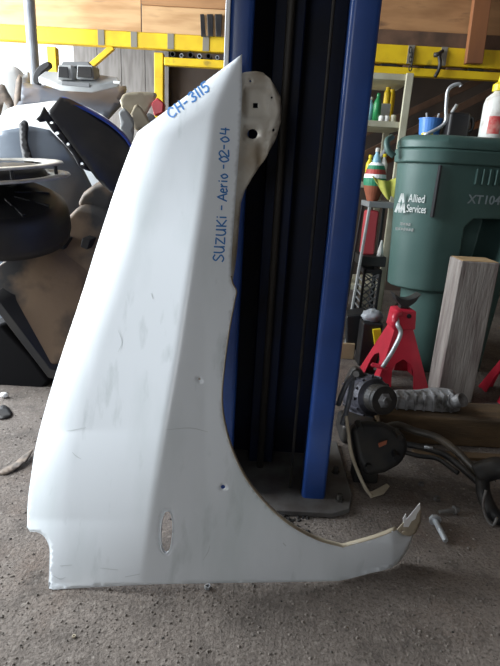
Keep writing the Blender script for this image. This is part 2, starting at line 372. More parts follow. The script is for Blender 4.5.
# ------------------------------------------------------------------ white car fender leaning on the post
FB, FR_ = at(141, 585, Z=0.022), at(340, 581, Z=0.006)
fplane = planeY((141, 585, FB.y), (340, 581, FR_.y), (242, 54, 1.262))
CREASE = [(54, 239), (80, 227), (115, 213), (190, 203), (270, 190), (350, 178), (430, 164), (510, 151), (585, 141), (600, 139)]
LEFT = [(54, 242), (93, 190), (128, 143), (137, 135), (150, 130), (190, 115), (245, 97), (300, 80), (360, 60), (410, 45), (445, 36), (470, 32), (500, 28), (530, 27), (600, 27)]
def fpt(x, y, off=0.0):
    d = 0.0
    w = ipol(y, CREASE) - x
    g = ipol(y, [(54, 0.5), (140, 0.8), (230, 1.0), (430, 1.0), (520, 0.72), (592, 0.30)])
    if w > -4:
        ww = w + 4 if w < 4 else None                      # fold
        q = (ww * ww / 16.0) if ww is not None else w
        d += 0.0014 * q * g
        e = max(0.0, 40 - (x - ipol(y, LEFT)))
        d += 0.000022 * e * e * g * ipol(w, [(0, 0), (20, 1)])
    if x > 205 and w < 0: d += -0.006 * math.sin(min(1.0, (x - 205) / 90) * math.pi) * ipol(y, [(250, 0), (420, 1), (560, 0.4)])   # slight crown beside the arch
    if x > 322:                                             # tail bends back
        q = x - 322; q = q * q / 60.0 if q < 30 else q - 15; tn = max(0.0, min(1.0, (577 - y) / 34))
        d += q * (0.0013 * (1 - tn) - 0.0002 * tn)
    if x > 230: d -= 0.012 * math.sin(max(0.0, min(1.0, (y - 480) / 102)) * math.pi) * min(1.0, (x - 230) / 60) * ipol(x, [(300, 1), (345, 0)])
    if x > 392: d += 0.0035 * (x - 392)
    r = ray(x, y); p = fplane(x, y, d - off)
    if p.z < 0.002: p = CAM + r * ((0.002 - CAM_H) / r.z)
    return p
apex = [(242, 54)]
right = [(242, 54), (241.5, 110), (237, 180), (232, 250), (231, 276)]
notch = [(231, 276), (233, 284), (236.5, 291), (235, 300)]
arch = [(235, 300), (229, 332), (224, 370), (222, 400), (225, 425), (233, 452), (247, 480), (267, 505), (290, 525), (318, 540), (343, 547)]
tail1 = [(343, 547), (375, 538), (397, 529.5)]
tail2 = [(397, 529.5), (404, 534), (413, 534), (410, 545), (404, 556), (396, 565), (385, 570), (371, 573), (352, 578), (338, 581)]
bottom = [(338, 581), (290, 582), (225, 583), (150, 584.5), (100, 587), (53, 589.5)]
corner = [(53, 589.5), (49, 588)]
cut = [(49, 588), (50, 562), (49.5, 547), (45, 537), (38, 532), (30, 531.5)]
lead = [(30, 531.5), (27, 527)]
left = [(27, 527), (28, 500), (32, 470), (36, 445), (45, 410), (60, 360), (80, 300), (97, 245), (115, 190), (129, 152), (135, 138)]
shoulder = [(135, 138), (138, 132), (144, 127)]
top = [(144, 127), (190, 93), (242, 54)]
outline = []
for sg in (right, notch, arch, tail1, tail2, bottom, corner, cut, lead, left, shoulder, top):
    s_ = smooth([(a, b) for a, b in sg], 5) if sg not in (corner, lead, top) else [Vector(p) for p in sg]
    outline += s_[:-1]
def oval(cx, cy, rx, ry, n=28, tilt=0.0, p=2.0):
    o = []
    for k in range(n):
        a = 2 * math.pi * k / n; c, s_ = math.cos(a), math.sin(a)
        u = rx * math.copysign(abs(c) ** (2 / p), c); v = ry * math.copysign(abs(s_) ** (2 / p), s_)
        o.append(Vector((cx + u * math.cos(tilt) - v * math.sin(tilt), cy + u * math.sin(tilt) + v * math.cos(tilt))))
    return o
slot = oval(166.5, 532.5, 6.6, 22, 26, 0.05, 2.35); hole = oval(223, 487, 2.2, 2.2, 12); hole2 = oval(199.5, 379, 1.3, 1.3, 8)
fender = thing('car_fender', 'white car fender panel with blue marker writing leaning upright against the blue lift post', 'fender', (FB.x, FB.y, 0))
bl = 2.5
panel = sheet(outline, fpt, (slot, hole, hole2), step=3.6).build('panel', 'fender_paint', fender, sm=True, solid=0.0016, fix=False)
BACK = Vector((0.08, 0.97, -0.2)).normalized()
def strip(pts, vec, off=0.0, at0=0.0):
    m = MB(); P3 = [fpt(p[0], p[1], off) for p in pts]; vs = []
    for p in P3: vs += [p + vec * at0, p + vec]
    m.add(vs, [(2 * i, 2 * i + 1, 2 * i + 3, 2 * i + 2) for i in range(len(P3) - 1)]); return m
archpts = smooth(notch, 4)[:-1] + smooth(arch, 6)[:-1] + smooth(tail1, 6)
strip(archpts, BACK * 0.017, 0.0006, 0.0).build('arch_lip', 'primer_tan', fender, sm=True, solid=0.0016)
cl = [(p.x, p.y) for p in slot] + [(slot[0].x, slot[0].y)]
strip(cl, BACK * 0.008, 0.0015).build('slot_rim', 'fender_paint', fender, sm=True, solid=0.0025)
strip([(p[0], p[1]) for p in smooth(cut, 4)], BACK * 0.012, 0.0).build('bumper_flange', 'fender_paint', fender, sm=True, solid=0.0014)
# inner hinge flange showing past the rear edge: dirty primer sheet with holes and a pressed bead
hout = [(239, 74), (246, 72), (256, 71), (263, 72.5), (270, 79), (275.5, 87), (280.5, 96.5), (281.3, 109), (281, 121), (277, 136), (274, 143), (264, 160), (252, 178), (245, 190), (241, 203), (239, 225), (237, 252), (235, 268), (232, 284), (228, 284), (230, 200), (234, 120)]
hp = planeY((240, 74, 1.272), (281, 110, 1.288), (236, 276, 1.215))
def hpt(x, y):
    d = 0.0
    for cx, cy, rx, ry, h in ((256, 103, 13, 16, 0.014), (252.5, 134, 9, 9, 0.010), (262, 160, 5, 22, 0.008)):
        q = ((x - cx) / rx) ** 4 + ((y - cy) / ry) ** 4
        d += h * max(0.0, 1 - q) ** 0.5 if q < 1 else 0.0
    d += -0.012 * max(0.0, 1 - abs(x - (281 - abs(y - 110) * 0.25 - 3)) / 3.5) * (1 if 75 < y < 190 else 0)
    return hp(x, y, d)
sheet(hout, hpt, (oval(252.5, 134, 5.2, 5.0, 16), oval(273.5, 130, 1.8, 1.8, 10), [(253, 103), (258, 103), (258, 108), (253, 108)], oval(250.5, 81, 1.3, 1.3, 8), oval(271.5, 97.5, 1.2, 1.2, 8)), step=2.6).build('hinge_flange', 'primer_grey', fender, sm=True, solid=0.0018, fix=False)
# end tab at the tail
tp = planeY((397, 530, fpt(397, 529).y - 0.002), (404, 534, fpt(404, 534).y - 0.002), (420, 504, fpt(404, 534).y + 0.03))
tab = [(397, 530), (404, 522), (412, 514), (420, 503), (421.5, 512), (421, 522), (416, 533), (410, 536.5), (403, 535)]
to = sheet(tab, lambda x, y: tp(x, y, -0.0008), (oval(402.5, 531.5, 0.9, 0.9, 8),), step=2.5).build('end_tab', 'primer_tan', fender, sm=True, solid=0.0016, fix=False)
to['label'] = 'beige bent end tab of the fender'
sheet([(403.5, 527), (405, 521), (411, 514), (420, 503.2), (420.2, 509), (417, 514), (415.5, 519), (411.5, 521.5), (408.5, 527)], lambda x, y: tp(x, y, -0.0035), (), step=2.5).build('torn_edge', 'torn_white', fender, fix=False, solid=0.001)
sheet([(403.5, 523), (403, 518.5), (406, 513.5), (406.5, 520)], lambda x, y: tp(x, y, -0.003), (), step=2.5).build('torn_edge', 'torn_white', fender, fix=False, solid=0.001)

# handwriting in blue marker: strokes laid on the panel
G = {'C': [[(.85, .8), (.5, 1), (.12, .75), (.05, .35), (.35, 0), (.85, .12)]], 'H': [[(.1, 1), (.1, 0)], [(.8, 1), (.8, 0)], [(.1, .5), (.8, .5)]],
     '-': [[(.1, .45), (.75, .45)]], '3': [[(.1, .9), (.5, 1), (.8, .8), (.4, .55), (.8, .3), (.5, 0), (.05, .1)]], '1': [[(.4, 1), (.4, 0)]],
     '5': [[(.85, 1), (.25, 1), (.2, .6), (.6, .62), (.8, .35), (.5, 0), (.1, .08)]], 'S': [[(.85, .85), (.45, 1), (.15, .75), (.5, .5), (.85, .25), (.45, 0), (.05, .12)]],
     'U': [[(.1, 1), (.1, .3), (.4, 0), (.75, .25), (.8, 1)], [(.8, .5), (.85, 0)]], 'Z': [[(.1, .95), (.85, .95), (.1, .03), (.9, .05)]],
     'K': [[(.15, 1), (.15, 0)], [(.85, 1), (.2, .45), (.9, 0)]], 'i': [[(.4, .6), (.4, 0)], [(.4, .9), (.42, .86)]],
     'A': [[(.05, 0), (.5, 1), (.9, 0)], [(.2, .35), (.75, .35)]], 'e': [[(.1, .35), (.75, .4), (.5, .65), (.15, .4), (.3, 0), (.8, .1)]],
     'r': [[(.2, .6), (.2, 0)], [(.2, .4), (.7, .6)]], 'o': [[(.5, .6), (.15, .35), (.4, 0), (.75, .25), (.5, .6)]],
     '0': [[(.5, 1), (.12, .55), (.4, 0), (.85, .45), (.5, 1)]], '2': [[(.1, .8), (.5, 1), (.8, .7), (.1, .02), (.9, .05)]], '4': [[(.2, 1), (.1, .4), (.9, .4)], [(.75, .9), (.7, 0)]]}
def write(chars, name, wid=1.5):
    m = MB()
    for c, ox, oy, ex, ey, hx, hy in chars:      # origin, advance vector, height vector in the panel's picture coordinates
        for stroke in G[c]:
            p2 = smooth([Vector((ox + u * ex + v * hx, oy + u * ey + v * hy)) for u, v in stroke], 4) if len(stroke) > 2 and c not in 'ZKHA4' else [Vector((ox + u * ex + v * hx, oy + u * ey + v * hy)) for u, v in stroke]
            q = []
            for a, b in zip(p2, p2[1:]):
                k = max(1, int((b - a).length / 2.0)); q += [a.lerp(b, j / k) for j in range(k)]
            q.append(p2[-1]); vs = []
            for i, p in enumerate(q):
                d = q[min(i + 1, len(q) - 1)] - q[max(i - 1, 0)]
                d = d.normalized() if d.length > 1e-6 else Vector((1, 0)); nn = Vector((-d.y, d.x)) * wid / 2
                if i == 0: p = p - d * wid * 0.3
                if i == len(q) - 1: p = p + d * wid * 0.3
                a, b = p + nn, p - nn; vs += [fpt(a.x, a.y, 0.0011), fpt(b.x, b.y, 0.0011)]
            m.add(vs, [(2 * i, 2 * i + 1, 2 * i + 3, 2 * i + 2) for i in range(len(q) - 1)])
    o = m.build(name, 'marker_blue', fender, fix=False); o['label'] = 'blue handwritten marker lettering'
mat('scuff_grey', (0.50, 0.54, 0.555), 0.5)
for q_, w_0 in (([(66, 431), (74, 430), (86, 427.5)], 0.9), ([(72, 452), (76, 456), (81, 459)], 1.1), ([(60, 566), (72, 565)], 0.9), ([(52, 575), (60, 579), (66, 577)], 1.0), ([(100, 568), (118, 570)], 0.8), ([(125, 577), (140, 574)], 0.9),
                 ([(118, 330), (122, 342), (118, 352)], 0.8), ([(165, 430), (190, 428), (208, 432)], 1.0), ([(203, 560), (208, 552), (210, 545)], 0.9), ([(283, 543), (286, 546)], 1.6), ([(151, 293), (153, 299)], 1.0)):
    c_ = smooth(q_, 4); vs = []
    for i_, p_ in enumerate(c_):
        d_ = (c_[min(i_ + 1, len(c_) - 1)] - c_[max(i_ - 1, 0)]).normalized(); h_ = w_0 * 0.36 * (0.25 + math.sin(math.pi * (i_ + 0.5) / len(c_)))
        for sg_ in (1, -1): vs.append(fpt(p_.x - d_.y * h_ * sg_, p_.y + d_.x * h_ * sg_, 0.0009))
    MB().add(vs, [(2 * i_, 2 * i_ + 1, 2 * i_ + 3, 2 * i_ + 2) for i_ in range(len(c_) - 1)]).build('scuff_mark', 'scuff_grey', fender, fix=False)
d1 = Vector((39, -29)).normalized(); h1 = Vector((-0.55, -0.84)) * 9.5
row = [('C', 0, 8.5), ('H', 9.8, 7.5), ('-', 18.5, 5.5), ('3', 26.5, 7.5), ('1', 34.2, 4.5), ('1', 38.2, 4.5), ('5', 42.2, 7.5)]
write([(c, 171 + d1.x * s_, 118.5 + d1.y * s_, d1.x * w, d1.y * w, h1.x, h1.y) for c, s_, w in row], 'marker_writing', 1.7)
row = [('S', 262, 8, 10.5, 223.5), ('U', 253.5, 8, 10, 224), ('Z', 245, 8, 9.5, 224.8), ('U', 236, 7.5, 9.5, 225.5), ('K', 227.5, 8, 9.5, 226), ('i', 219.5, 5, 10, 226), ('-', 210.5, 6, 10, 226),
       ('A', 201.5, 8.5, 9.5, 226.5), ('e', 193.5, 6, 10, 227), ('r', 187.8, 5, 10, 227), ('i', 183, 4, 9, 227), ('o', 179.5, 7, 11, 227.5), ('-', 169, 5, 10, 228), ('0', 163, 7.5, 9.5, 228.5), ('2', 157.5, 8, 9.5, 228.5),
       ('-', 149.5, 5.5, 10, 228.5), ('0', 143, 7, 8.5, 229), ('4', 135, 7.5, 9, 229)]
write([(c, x, y, 0.35 * w / 8, -w, -h, -0.4) for c, y, w, h, x in row], 'marker_writing', 1.5)

# ------------------------------------------------------------------ storage rack along the back
RY = 3.6
rack = thing('storage_rack', 'yellow steel storage rack with grey taped beams along the back of the workshop', 'rack', (0.3, RY, 0))
def rpart(name, a, b, m='rack_yellow', bev=0.006): return MB().bx(a, b).build(name, m, rack, bevel=bev)
bmL = rpart('beam', (-2.4, RY, 1.678), (0.20, RY + 0.06, 1.768))
bmR = rpart('beam', (0.26, RY, 1.672), (2.4, RY + 0.06, 1.778))
rpart('beam', (-0.655, RY + 0.01, 1.588), (0.20, RY + 0.06, 1.636)); rpart('beam', (0.26, RY + 0.01, 1.606), (2.4, RY + 0.06, 1.654))
for x in (-1.386, -0.69, 0.23, 2.3): rpart('upright', (x - 0.03, RY + 0.005 if x > -0.6 else RY + 0.012, 0), (x + 0.03, RY + 0.07, 1.66 if x < 0 else 2.6))
for x in (0.23, 2.3): rpart('upright', (x - 0.03, RY + 0.72, 0), (x + 0.03, RY + 0.78, 1.66))
for x in (0.23, 2.3): rpart('cross_tie', (x - 0.02, RY + 0.07, 1.56), (x + 0.02, RY + 0.72, 1.60))
MB().beam(at(90, 67, Y=RY + 0.03), at(113, 47, Y=RY + 0.03), 0.035, 0.035).build('brace', 'rack_yellow', rack, bevel=0.004)
for bm_, xs in ((bmL, (-1.055, -0.845, -0.61, -0.385)), (bmR, (0.925, 1.135))):
    for x in xs:
        z = 1.723 if bm_ is bmL else 1.725
        MB().box((x, RY - 0.002, z), (0.040, 0.004, 0.088 if bm_ is bmL else 0.106)).build('tape_band', 'tape_grey', bm_)
# plywood standing on the beams
def board(a, b, m, label, group=None, bev=0.002, name='plywood_sheet', cat='board'):
    return tag(MB().bx(a, b).build(name, m, bevel=bev), label, cat, group)
board((-1.93, RY + 0.005, 1.7685), (-0.80, RY + 0.025, 2.75), 'plywood', 'wide pale plywood sheet standing on the yellow beam behind the grey pole')
board((-0.793, RY + 0.005, 1.7685), (0.19, RY + 0.025, 1.918), 'plywood', 'short plywood strip on the yellow beam behind the black slats')
board((-0.793, RY - 0.004, 1.9185), (0.19, RY + 0.028, 2.70), 'plywood_dark', 'orange plywood sheet stacked on top of the short plywood strip')
board((0.62, RY + 0.028, 1.862), (2.26, RY + 0.052, 2.8), 'plywood_dark', 'dark stained plywood sheet above the beam behind the leaning reddish timber')
board((0.62, RY + 0.012, 1.7785), (2.26, RY + 0.05, 1.8615), 'lumber_dark', 'dark narrow plank lying on the yellow beam under the stained plywood', name='plank')
MB_ = MB().beam(at(473, 64, Y=RY - 0.035), at(490, -60, Y=RY - 0.035), 0.105, 0.045, (0, 1, 0))
tag(MB_.build('timber_stud', 'timber_red', bevel=0.004), 'reddish brown timber stud leaning across the stained plywood', 'timber')
for k, (xa, xb) in enumerate(((201, 206), (208, 215), (216, 224))):
    m = MB().prism([at(xa, 36.5, Y=RY - 0.03), at(xa + 5, 36.5, Y=RY - 0.03), at(xb - 2, 14, Y=RY - 0.012), at(xa - 1, 14, Y=RY - 0.012)], (0, 0.012, 0))
    tag(m.build('louvre_blade', 'black_gloss', bevel=0.002), 'glossy black blade leaning on the short plywood strip', 'blade', 'black blades on the rack')
# short pipes lying between the two beams
for k in range(8):
    x = -0.60 + k * 0.058; r = (0.018, 0.013, 0.0195, 0.015)[k % 4]
    tag(MB().lathe([(r, 0), (r, 0.3), (r * 0.7, 0.3), (r * 0.7, 0.0)], (x, RY + 0.012, 1.6365 + r), (0, 1, 0.0), n=12, close=True).build('pipe_offcut', ('steel_dark', 'pole_grey')[k % 2], sm=False), 'short steel pipe offcut lying between the two yellow beams', 'pipe', 'pipe offcuts on the rack')
for k in range(5):
    x = 0.75 + k * 0.14; r = 0.007 + 0.002 * (k % 3)
    tag(MB().bx((x, RY + 0.012, 1.6545), (x + 0.10, RY + 0.30, 1.668)).build('scrap_bar', ('steel_dark', 'lumber_dark')[k % 2], bevel=0.002), 'flat dark scrap bar lying on the lower right yellow beam', 'bar', 'scrap bars on the rack')
hk = MB().tube(smooth([at(443, 51, Y=RY - 0.02), at(439, 54, Y=RY - 0.03), at(440, 62, Y=RY - 0.03), at(439, 69, Y=RY - 0.03), at(435, 77, Y=RY - 0.03)], 4), 0.011, 8)
hk.tube([at(434, 55, Y=RY - 0.03), at(441, 54, Y=RY - 0.03)], 0.014, 8)
tag(hk.build('hanging_hook', 'cast_iron', sm=True), 'black bent steel hook hanging on the right yellow beam', 'hook')
ch_ = thing('hanging_chain', 'short dark chain hanging over the beam above the cream shelf', 'chain', at(411, 72, Y=RY - 0.02))
for k in range(5):
    c = at(410.5 + (k % 2), 50 + k * 4.5, Y=RY - 0.018)
    MB().tube([c + Vector((math.cos(a) * 0.009 * (k % 2 == 0), math.cos(a) * 0.009 * (k % 2), math.sin(a) * 0.018)) for a in [2 * math.pi * j / 10 for j in range(11)]], 0.0035, 6).build('link', 'steel_dark', ch_, sm=True)
# grey pole and weathered boards
tag(MB().lathe([(0.07, 0), (0.07, 0.01), (0.031, 0.012), (0.031, 3.49)], (-1.375, 3.3, 0.001), n=18).build('support_pole', 'pole_grey', sm=False), 'grey round steel support pole in front of the pale plywood', 'pole')
for k in range(4):
    xa = -1.52 + k * 0.19
    board((xa, 4.42, 0), (xa + 0.186, 4.44, 2.2), 'weathered_board', 'weathered grey upright board leaning on the back wall under the beam', 'weathered boards behind the rack', name='weathered_plank')
for k, (a, b, m) in enumerate((((418, 131), (478, 96), 'lumber_dark'), ((412, 112), (470, 84), 'lumber_dark'), ((430, 140), (500, 118), 'timber_red'))):
    tag(MB().beam(at(*a, Y=4.1 + 0.07 * k) - Vector((0.9, 0, 0.45)) * (0.5), at(*b, Y=4.1 + 0.07 * k) + Vector((0.9, 0, 0.45)) * 0.4, 0.05, 0.09, (0, 1, 0)).build('slanting_timber', m, bevel=0.003),
        ('dark slanting timber hanging behind the rack above the green bin', 'uppermost slanting dark timber behind the rack', 'lowest slanting reddish timber behind the rack')[k], 'timber')

# ------------------------------------------------------------------ left: pile of car parts
def panel_thing(name, outline, fn, m, label, cat='panel', group=None, step=5, thick=0.002, holes=(), sm=True):
    return tag(sheet(outline, fn, holes, step).build(name, m, sm=sm, solid=thick, fix=False), label, cat, group)
def sm2(pts, n=4): return [(p.x, p.y) for p in smooth(list(pts) + [pts[0]], n)][:-1]
# big silver panel standing on the floor behind the tank
f = fold(planeY((0, 150, 2.46), (92, 165, 2.52), (40, 115, 2.58)), 160)
panel_thing('silver_door_panel', [(-40, 150), (-12, 138), (0, 131), (30, 126), (50, 130), (66, 146), (84, 170), (97, 196), (92, 355), (-40, 340)], lambda x, y: f(x, y, 0.00002 * (x - 30) ** 2 - 0.03), 'silver_paint', 'silver blue car panel standing behind the stacked rings', 'car panel')
st = sheet(sm2([(19, 124), (24, 120), (28, 124), (27, 140), (33, 160), (36, 172), (28, 172), (21, 150)]), lambda x, y: f(x, y, 0.00002 * (x - 30) ** 2 - 0.055), (), 3).build('rubber_strip', 'black_plastic', sm=True, solid=0.012, fix=False)
tag(st, 'black curved rubber strip leaning on the silver blue panel', 'strip')
f2 = fold(planeY((5, 130, 2.68), (60, 115, 2.75), (30, 103, 2.80)), 122)
panel_thing('white_fender', sm2([(-20, 150), (-8, 128), (4, 112), (16, 106), (38, 103), (60, 101), (90, 108), (118, 128), (128, 150), (122, 320), (-18, 300)]), lambda x, y: f2(x, y, 0.00003 * (y - 110) ** 2 * (y < 110)), 'white_paint', 'glossy white car panel under the grey hood', 'car panel', step=6)
f3 = planeY((15, 112, 2.86), (122, 108, 2.90), (60, 84, 3.10))
panel_thing('grey_hood', [(6, 121), (20, 100), (19, 82), (40, 85), (70, 86), (100, 85), (126, 86), (122, 101), (106, 118), (80, 108), (56, 103), (36, 104), (16, 112)], lambda x, y: f3(x, y), 'grey_paint', 'grey car hood lying flat under the pale dashboard part', 'car panel', thick=0.02, step=5)
# pale dashboard part lying on the hood
dl = at(80, 92, Y=2.96); dz = at(80, 89, Y=2.92).z
dash = thing('dashboard_part', 'pale grey plastic dashboard part with two dark vents lying on the grey hood', 'car part', (dl.x, 2.95, dz))
MB().prism([at(38, 76, Y=2.92), at(60, 84, Y=2.85), at(92, 86, Y=2.85), at(119, 80, Y=2.88), at(118, 77, Y=2.95), at(95, 74, Y=3.02), at(45, 71, Y=3.02)], (0, 0, -0.035)).build('tray', 'light_grey_plastic', dash, bevel=0.008)
for xa, xb in ((57, 73), (76, 94)):
    hd = MB().prism([at(xa, 79, Y=2.86), at(xb, 79.5, Y=2.86), at(xb - 1.5, 65, Y=2.90), at(xa + 1, 64.5, Y=2.90)], (0.01, 0.09, 0)).build('vent_housing', 'light_grey_plastic', dash, bevel=0.006)
    MB().prism([at(xa + 1.5, 77.5, Y=2.852), at(xb - (4 if xa == 57 else 1.5), 78, Y=2.852), at(xb - (5 if xa == 57 else 2.5), 67, Y=2.886), at(xa + 2, 66.5, Y=2.886)], (0, -0.006, 0)).build('vent_grille', 'black_plastic', hd, bevel=0.002)
MB().prism([at(60, 66, Y=2.93), at(91, 67, Y=2.93), at(88, 61.5, Y=2.95), at(63, 61.5, Y=2.95)], (0, 0.05, 0)).build('top_rib', 'mid_grey_plastic', dash, bevel=0.004)
MB().prism([at(62, 85, Y=2.852), at(90, 87.5, Y=2.852), at(90, 83.5, Y=2.852), at(62, 81, Y=2.852)], (0, -0.006, 0)).build('trim_strip', 'mid_grey_plastic', dash, bevel=0.002)
MB().bx(at(114, 84, Y=2.86), at(120, 81, Y=2.845)).build('clip', 'white_paint', dash, bevel=0.002)
# black crescent piece in front of the yellow upright
tag(MB().prism([at(x, y, Y=3.02) for x, y in sm2([(48, 61), (40, 65), (34, 73), (33, 82), (38, 84), (38.5, 78), (42, 72), (49, 66)], 3)], (0, 0.05, 0)).build('wheel_arch_trim', 'black_plastic', bevel=0.004), 'black crescent shaped trim beside the grey pole', 'trim')
# bright bumper pieces far left
f4 = fold(planeY((0, 100, 3.05), (34, 90, 3.15), (15, 62, 3.2)), 100)
panel_thing('white_bumper', sm2([(-25, 70), (0, 66), (14, 66), (24, 74), (31, 88), (31, 260), (-25, 260)]), lambda x, y: f4(x, y, 0.00006 * (x - 5) ** 2), 'white_paint', 'white bumper standing upright in the bright doorway', 'bumper', step=6)
f5 = fold(planeY((0, 110, 2.80), (16, 100, 2.83), (8, 82, 2.88)), 110)
panel_thing('brown_trim_panel', sm2([(-14, 90), (2, 84), (8, 92), (14, 104), (10, 112), (0, 118), (-14, 320), (-24, 300)], 3), lambda x, y: f5(x, y), 'scrap_brown', 'dark brown trim panel leaning beside the white panel', 'car panel', step=5)
f5b = fold(planeY((14, 108, 2.94), (20, 100, 2.95), (18, 76, 2.99)), 108)
panel_thing('grey_trim_piece', [(13, 107), (16, 80), (19, 74), (22, 78), (20, 108), (20, 250), (10, 250)], lambda x, y: f5b(x, y), 'scrap_brown', 'narrow brown trim strip standing before the white bumper', 'trim', step=5)
# black panel with blue edge
f6 = planeY((60, 97, 2.12), (44, 106, 2.05), (110, 188, 1.98))
bp_ = thing('black_fender', 'black car fender with blue painted edge and punched flange leaning over the silver panel', 'fender', at(100, 190, Y=1.99))
sheet([(60, 97), (70, 99), (104, 117), (124, 133), (136, 150), (128, 178), (114, 195), (104, 186), (96, 178), (48, 112)], lambda x, y: f6(x, y, -0.012 * math.sin(max(0, min(1, (x - 48 - (y - 112) * 0.72) / 45)) * math.pi)), (), 4).build('skin', 'black_gloss', bp_, sm=True, solid=0.002, fix=False)
sheet([(48, 112), (44, 106), (40, 115), (36, 119), (40, 122), (46, 121), (52, 130), (62, 141), (72, 153), (79, 166), (86, 170), (97, 173), (104, 186), (96, 178)], lambda x, y: f6(x, y, 0.006), (oval(51.5, 122.5, 1.8, 1.4, 8), oval(57, 133, 2.2, 1.9, 8), oval(68, 144, 1.7, 1.7, 8), oval(82, 163.5, 1.6, 1.6, 8)), 3).build('flange', 'black_plastic', bp_, sm=True, solid=0.002, fix=False)
m = MB(); q = smooth([(60, 97), (70, 99), (104, 117), (124, 133), (136, 150)], 5); vs = []
for p in q: vs += [f6(p.x, p.y, -0.003), f6(p.x - 1.5, p.y + 3.2, -0.010)]
m.add(vs, [(2 * i, 2 * i + 1, 2 * i + 3, 2 * i + 2) for i in range(len(q) - 1)]).build('painted_edge', 'blue_edge', bp_, sm=True, solid=0.002)
# beige fenders and red lens beside the yellow upright
f7 = planeY((122, 96, 2.75), (160, 98, 2.85), (140, 135, 2.70))
for k, (pl, mt, lb, off) in enumerate((
        ([(120, 100), (126, 93), (148, 92), (157, 95), (150, 108), (144, 118), (140, 112), (138, 106), (130, 116), (124, 112)], 'beige_paint', 'beige curved car panel beneath the yellow upright', 0.05),
        ([(130, 116), (137, 104), (150, 122), (142, 130), (134, 128)], 'beige_paint', 'narrow beige strip crossing below the beige curved panel', 0.02),
        ([(119, 112), (124, 108), (130, 114), (134, 122), (133, 140), (124, 150), (119, 138), (121, 126)], 'light_grey_plastic', 'grey curved trim beside the beige strips', 0.0),
        ([(143, 118), (149, 113), (156, 118), (150, 124)], 'light_grey_plastic', 'small light grey offcut under the red lens', 0.035))):
    lo = pl if k != 2 else pl
    tag(sheet(sm2(lo, 3), lambda x, y, o=off: f7(x, y, o), (), 3).build(('beige_fender', 'beige_strip', 'curved_trim', 'plastic_offcut')[k], mt, sm=True, solid=0.006, fix=False), lb, 'car part')
tag(MB().prism([at(x, y, Y=2.84) for x, y in ((151, 103), (157, 97), (164, 103), (163, 113), (154, 116))], (0, 0.06, 0)).build('tail_lens', 'red_lens', bevel=0.008), 'red plastic tail light lens beside the yellow upright', 'tail light')
crate = MB().bx((-0.95, 2.78, 0), (-0.42, 3.3, 1.02)); tag(crate.build('cardboard_carton', 'cardboard', bevel=0.004), 'tall brown carton holding up the car panels behind the black fender', 'box')
# dusty plastic fuel tank
tank = thing('fuel_tank', 'dusty black plastic car fuel tank leaning in the parts pile', 'fuel tank', at(53, 380, Y=1.95))
tv = Vector((0.16, 0.26, 0.10))
MB().prism([at(x, y, Y=Y) for x, y, Y in ((-14, 282, 1.93), (-2, 264, 1.98), (36, 242, 2.03), (60, 262, 2.02), (84, 282, 2.0), (78, 330, 1.93), (58, 366, 1.87), (48, 366, 1.865), (0, 306, 1.88))], tv).build('tank_body', 'dusty_tank', tank, bevel=0.045, seg=5)
MB().prism([at(x, y, Y=Y) for x, y, Y in ((42, 240, 2.07), (76, 205, 2.14), (99, 210, 2.13), (118, 225, 2.10), (112, 268, 2.05), (84, 288, 2.03))], tv * 0.9).build('tank_lobe', 'dusty_tank', tank, bevel=0.03, seg=4)
MB().prism([at(x, y, Y=2.16) for x, y in ((72, 208), (80, 193), (92, 184), (106, 180), (116, 190), (112, 212), (97, 214))], (0.06, 0.10, 0.03)).build('tank_neck', 'dusty_tank', tank, bevel=0.03, seg=4)
fl = [at(x, y, Y=Y) for x, y, Y in ((-14, 296, 1.872), (0, 303, 1.868), (50, 369, 1.853), (62, 373, 1.853), (60, 381, 1.853), (48, 378, 1.853), (-2, 313, 1.868), (-14, 306, 1.872))]
MB().prism(fl, tv * 0.8).build('seam_flange', 'black_plastic', tank, bevel=0.004)
for x, y, Y in ((61, 244, 2.058), (85, 244, 2.058)):
    MB().prism([at(x - 5, y + 3, Y=Y), at(x + 2, y + 6, Y=Y), at(x + 5, y - 4, Y=Y), at(x - 3, y - 6, Y=Y)], (0.02, 0.03, 0.01)).build('strap_bracket', 'black_plastic', tank, bevel=0.003)
# black wheel liner with two stacked rings above
ln = thing('wheel_liner', 'domed black plastic wheel liner resting on the fuel tank', 'car part', at(10, 262, Y=1.9))
ax = Vector((0.14, -0.27, 0.92)).normalized(); lc = at(0, 223, Y=1.88)
MB().lathe([(0.245, -0.03), (0.25, 0.0), (0.246, 0.05), (0.235, 0.085), (0.20, 0.105), (0.19, 0.100), (0.12, 0.115), (0.11, 0.110), (0.04, 0.118), (0.0, 0.118)], lc, ax, n=40).build('dome', 'black_plastic', ln, sm=True)
for a in range(0, 360, 40):
    u = Vector((1, 0, 0)); u = (u - ax * u.dot(ax)).normalized(); w = ax.cross(u); r = u * math.cos(math.radians(a)) + w * math.sin(math.radians(a))
    MB().beam(lc + r * 0.06 + ax * 0.113, lc + r * 0.185 + ax * 0.102, 0.012, 0.014, ax).build('rib', 'black_plastic', ln, bevel=0.003)
rg = thing('ring_pair', 'pair of thin cream metal rings stacked on pins above the wheel liner', 'rings', at(5, 185, Y=1.8))
ra = Vector((-0.05, -0.10, 0.99)).normalized(); rc = at(-6, 165, Y=1.83)
for h, r in ((0.0, 0.232), (-0.040, 0.250)):
    MB().lathe([(r, 0), (r - 0.004, 0.006), (r - 0.03, 0.009), (r - 0.034, 0.004), (r - 0.07, 0.004), (r - 0.07, 0.0)], rc + ra * h, ra, n=56, close=True).build('ring', 'ring_cream', rg, sm=True)
